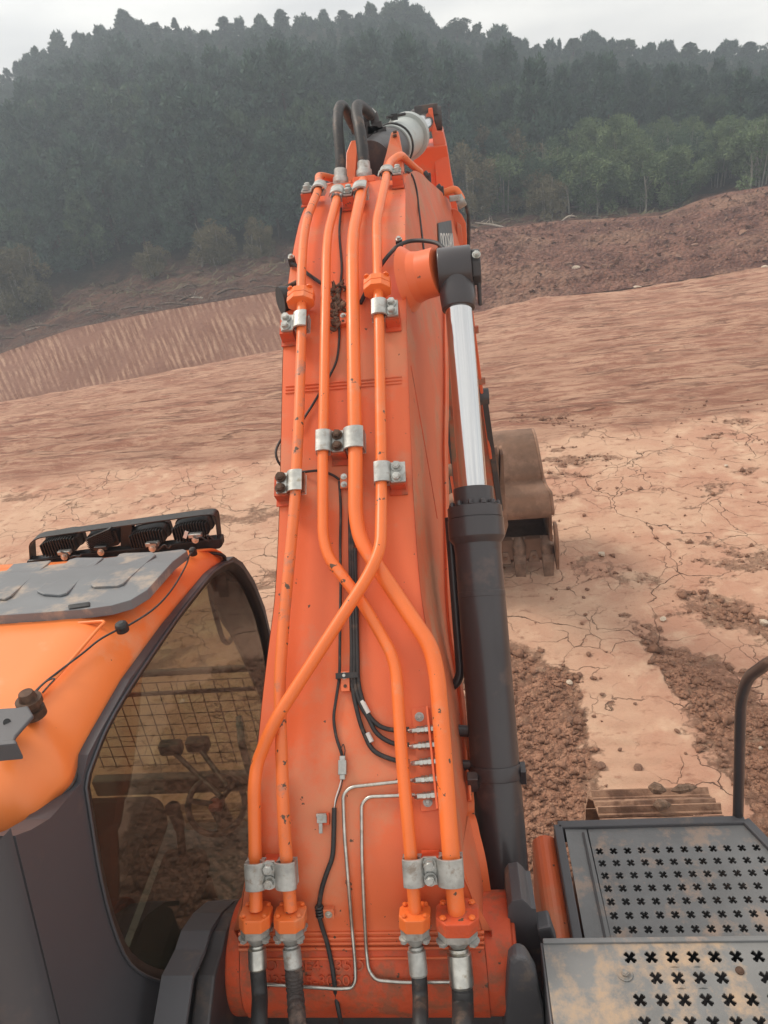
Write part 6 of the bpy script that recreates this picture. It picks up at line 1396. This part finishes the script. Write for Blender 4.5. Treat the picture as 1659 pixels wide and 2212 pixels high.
litter('dry_grass', 5200, lambda r: (lambda x, t: surf_hill(x, interp(x, TOP)*(1-t)+interp(x, FOOT)*t)+Vector((0, 0, .03)))(r.uniform(-100, 1500), .45+.6*r.random()), M['dry'], 'dry grass and low weeds along the edge of the wood', 'grass', .12, .5, 4)

def rock_mesh(seed, sub=2):
    bm = bmesh.new(); bmesh.ops.create_icosphere(bm, subdivisions=sub, radius=.5); r = random.Random(seed); off = Vector((r.random()*9, r.random()*9, r.random()*9))
    pl = [(Vector((r.uniform(-1, 1), r.uniform(-1, 1), r.uniform(-1, 1))).normalized(), r.uniform(.26, .42)) for _ in range(9)]
    sc = (r.uniform(.8, 1.2), r.uniform(.7, 1.1), r.uniform(.5, .85))
    for v in bm.verts:
        for n_, d_ in pl:
            e = v.co.dot(n_)-d_
            if e > 0: v.co -= n_*e
        v.co = Vector((v.co.x*sc[0], v.co.y*sc[1], v.co.z*sc[2]))
        k = float(gnoise(np.array(v.co.x*5+off.x), np.array(v.co.y*5+v.co.z*4+off.y))); v.co *= 1+.18*k
    me = bpy.data.meshes.new('stone'); bm.to_mesh(me); bm.free(); return me
RM = [rock_mesh(i) for i in range(7)]
def stone(x, y, dpx, material, label, name='stone', cat='stone', group='loose stones on the dry ground', i=None, onbank=False):
    p = ground_px(x, y); d = (p-CAM).dot(CF); s = dpx*d/FPX; me = RM[(i if i is not None else random.randrange(7))].copy(); me.materials.clear(); me.materials.append(M[material])
    o = bpy.data.objects.new(name, me); COL.objects.link(o); o.location = p+Vector((0, 0, s*.22)); o.scale = (s, s, s*.9); o.rotation_euler = (random.uniform(-.3, .3), random.uniform(-.3, .3), random.uniform(0, 6)); tag(o, label, cat, group); return o
stone(1228, 1270, 12, 'rock', 'small brown stone lying alone in front of the bucket teeth')
stone(1230, 1474, 15, 'pale_rock', 'pale angular stone on the left edge of the cracked path')
stone(1232, 1558, 20, 'rock', 'larger stone of the cluster left of the cracked path'); stone(1250, 1560, 18, 'rock', 'middle stone of the cluster left of the cracked path'); stone(1265, 1555, 10, 'rock', 'smallest stone of the cluster left of the cracked path')
stone(1301, 1498, 12, 'rock', 'reddish stone at the fork of the ground cracks'); stone(1372, 1519, 9, 'rock', 'little brown stone beside the right-hand crack'); stone(1340, 1622, 11, 'rock', 'round clod on the path above the crawler track')
stone(1298, 1658, 22, 'rock', 'flat red stone beside the crawler track corner'); stone(1378, 1660, 20, 'rock', 'pale brown stone touching the front of the crawler track'); stone(1262, 1730, 14, 'clod', 'red clod left of the crawler track')
stone(1200, 1690, 14, 'clod', 'red clod in the loose soil beside the black cylinder'); stone(1193, 1740, 12, 'clod', 'clod below its like in the loose soil beside the black cylinder')
stone(1263, 1725, 9, 'pale_rock', 'small pale stone left of the crawler track')
stone(1300, 1200, 16, 'pale_rock', 'flat pale stone on the cracked ground right of the bucket'); stone(1432, 1341, 15, 'pale_rock', 'broken pale stone in the middle of the cracked ground'); stone(1650, 1346, 22, 'pale_rock', 'large pale flat stone at the right edge of the photo')
stone(1643, 1615, 10, 'pale_rock', 'white stone right of the black handrail'); stone(1568, 1010, 10, 'pale_rock', 'pale stone far out on the graded ground')
for k in range(9):
    stone(1500+random.uniform(-26, 26), 1286+random.uniform(-9, 9), random.uniform(10, 24), 'clod', 'dark clod of the small heap right of the bucket', 'clod', 'clod', 'small heap of dark clods')
rr = random.Random(77)
for k in range(46):
    a = rr.random()
    if a < .45: x, y = rr.uniform(1120, 1290), rr.uniform(1440, 1900)
    elif a < .8: x, y = rr.uniform(1440, 1655), rr.uniform(1440, 1760)
    else: x, y = rr.uniform(1220, 1650), rr.uniform(1180, 1420)
    if 1290 < x < 1460 and y > 1480: continue
    stone(x, y, rr.uniform(8, 15), 'clod' if rr.random() < .7 else 'rock', 'small red clod on the '+('churned soil beside the black cylinder' if a < .45 else 'churned band by the black handrail' if a < .8 else 'cracked pale ground right of the bucket'), 'clod', 'clod', 'small clods on the churned soil')
# gravel and crumbs nobody could count
def crumbs():
    r = np.random.default_rng(8); n = 60000; X = r.uniform(-1, 5.2, n); Y = r.uniform(2., 10.5, n); m = churn_mask(X, Y); keep = r.random(n) < (np.clip(m-.25, 0, 1)*.9+.006); X, Y = X[keep], Y[keep]
    j = np.clip(np.searchsorted(gx, X)-1, 0, len(gx)-2); i = np.clip(np.searchsorted(gy, Y)-1, 0, len(gy)-2); Z = GZ[i, j]; n = len(X); s = r.gamma(2.0, .0065, n)+.005
    base = np.array([(1, 0, 0), (-.5, .87, 0), (-.5, -.87, 0), (0, 0, .8), (.1, .1, -.6)])
    fs = np.array([(0, 1, 3), (1, 2, 3), (2, 0, 3), (1, 0, 4), (2, 1, 4), (0, 2, 4)])
    a = r.uniform(0, 6.28, n); jit = r.uniform(.6, 1.4, (n, 5, 3)); co = base[None]*jit*s[:, None, None]; c_, s_ = np.cos(a)[:, None], np.sin(a)[:, None]
    co = np.stack([co[..., 0]*c_-co[..., 1]*s_+X[:, None], co[..., 0]*s_+co[..., 1]*c_+Y[:, None], co[..., 2]+Z[:, None]+.2*s[:, None]], -1).reshape(-1, 3)
    f = (fs[None]+np.arange(n)[:, None, None]*5).reshape(-1, 3)
    me = bpy.data.meshes.new('soil_crumbs'); me.vertices.add(len(co)); me.vertices.foreach_set('co', co.astype(np.float32).ravel()); me.loops.add(f.size); me.loops.foreach_set('vertex_index', f.astype(np.int32).ravel())
    me.polygons.add(len(f)); me.polygons.foreach_set('loop_start', np.arange(0, f.size, 3, dtype=np.int32)); me.update(calc_edges=True); me.materials.append(M['clod'])
    o = bpy.data.objects.new('soil_crumbs', me); COL.objects.link(o); tag(o, 'loose crumbs of red soil scattered over the churned tracks', 'gravel', None, 'stuff')
crumbs()
# rubble on the right-hand mound
def rubble():
    r = random.Random(12); Z = []; b = MB(); nbig = 0
    for k in range(1100):
        j = r.randrange(int(.55*len(pxs)), len(pxs)-150); i = r.randrange(2, 44); p = Vector((BX[i, j], BY[i, j], BZ[i, j])); s = r.choice((.05, .06, .08, .12))*r.uniform(.6, 1.3)
        c = [p+Vector((r.uniform(-1, 1), r.uniform(-1, 1), r.uniform(-.4, 1.2)))*s for _ in range(5)]
        b.add(c, [(0, 1, 2), (0, 2, 3), (0, 3, 1), (1, 2, 4), (2, 3, 4), (3, 1, 4)])
    o = b.build('rubble', M['rock']); tag(o, 'broken red stones littering the mound right of the boom', 'rubble', None, 'stuff')
    for (x, y, d_, mt, lab) in [(1245, 591, 15, 'pale_rock', 'pale slab high on the rubble mound'), (1230, 585, 10, 'rock', 'brown rock beside the pale slab on the mound'), (1180, 612, 9, 'rock', 'brown rock low on the left of the mound'), (1377, 640, 11, 'pale_rock', 'pale rock low on the mound near the graded edge'), (1400, 560, 12, 'rock', 'brown rock halfway up the mound'),
                              (1500, 545, 12, 'rock', 'rock high on the right of the mound'), (1610, 520, 14, 'rock', 'rock near the top right of the mound'), (1655, 650, 12, 'pale_rock', 'pale rock on the mound by the right edge'), (1150, 632, 10, 'rock', 'rock at the left foot of the mound')]:
        t = (interp(x, BASE)-y)/(interp(x, BASE)-interp(x, TOP)); j = int((x+600)/3); i = max(0, min(45, int(t*45))); p = Vector((BX[i, j], BY[i, j], BZ[i, j])); s = d_*28/FPX
        me = RM[int(x) % 7].copy(); me.materials.append(M[mt]); q = bpy.data.objects.new('boulder', me); COL.objects.link(q); q.location = p; q.scale = (s*1.3, s, s*.8); tag(q, lab, 'rock', 'rocks on the mound')
rubble()

# ================================================================= HAZE
def haze():
    b = MB(); b.box((0, 66, 12.5), (210, 166, 38)); o = b.build('haze', None or bpy.data.materials.new('haze_air')); tag(o, 'thin bluish haze filling the air over the site', 'haze', None, 'stuff')
    m = o.data.materials[0]; m.use_nodes = True; N, L = m.node_tree.nodes, m.node_tree.links; N.remove(N['Principled BSDF'])
    v = N.new('ShaderNodeVolumePrincipled'); v.inputs['Color'].default_value = (.80, .89, 1.0, 1); v.inputs['Density'].default_value = .0048; v.inputs['Anisotropy'].default_value = .25
    L.new(v.outputs[0], N['Material Output'].inputs['Volume'])
haze()
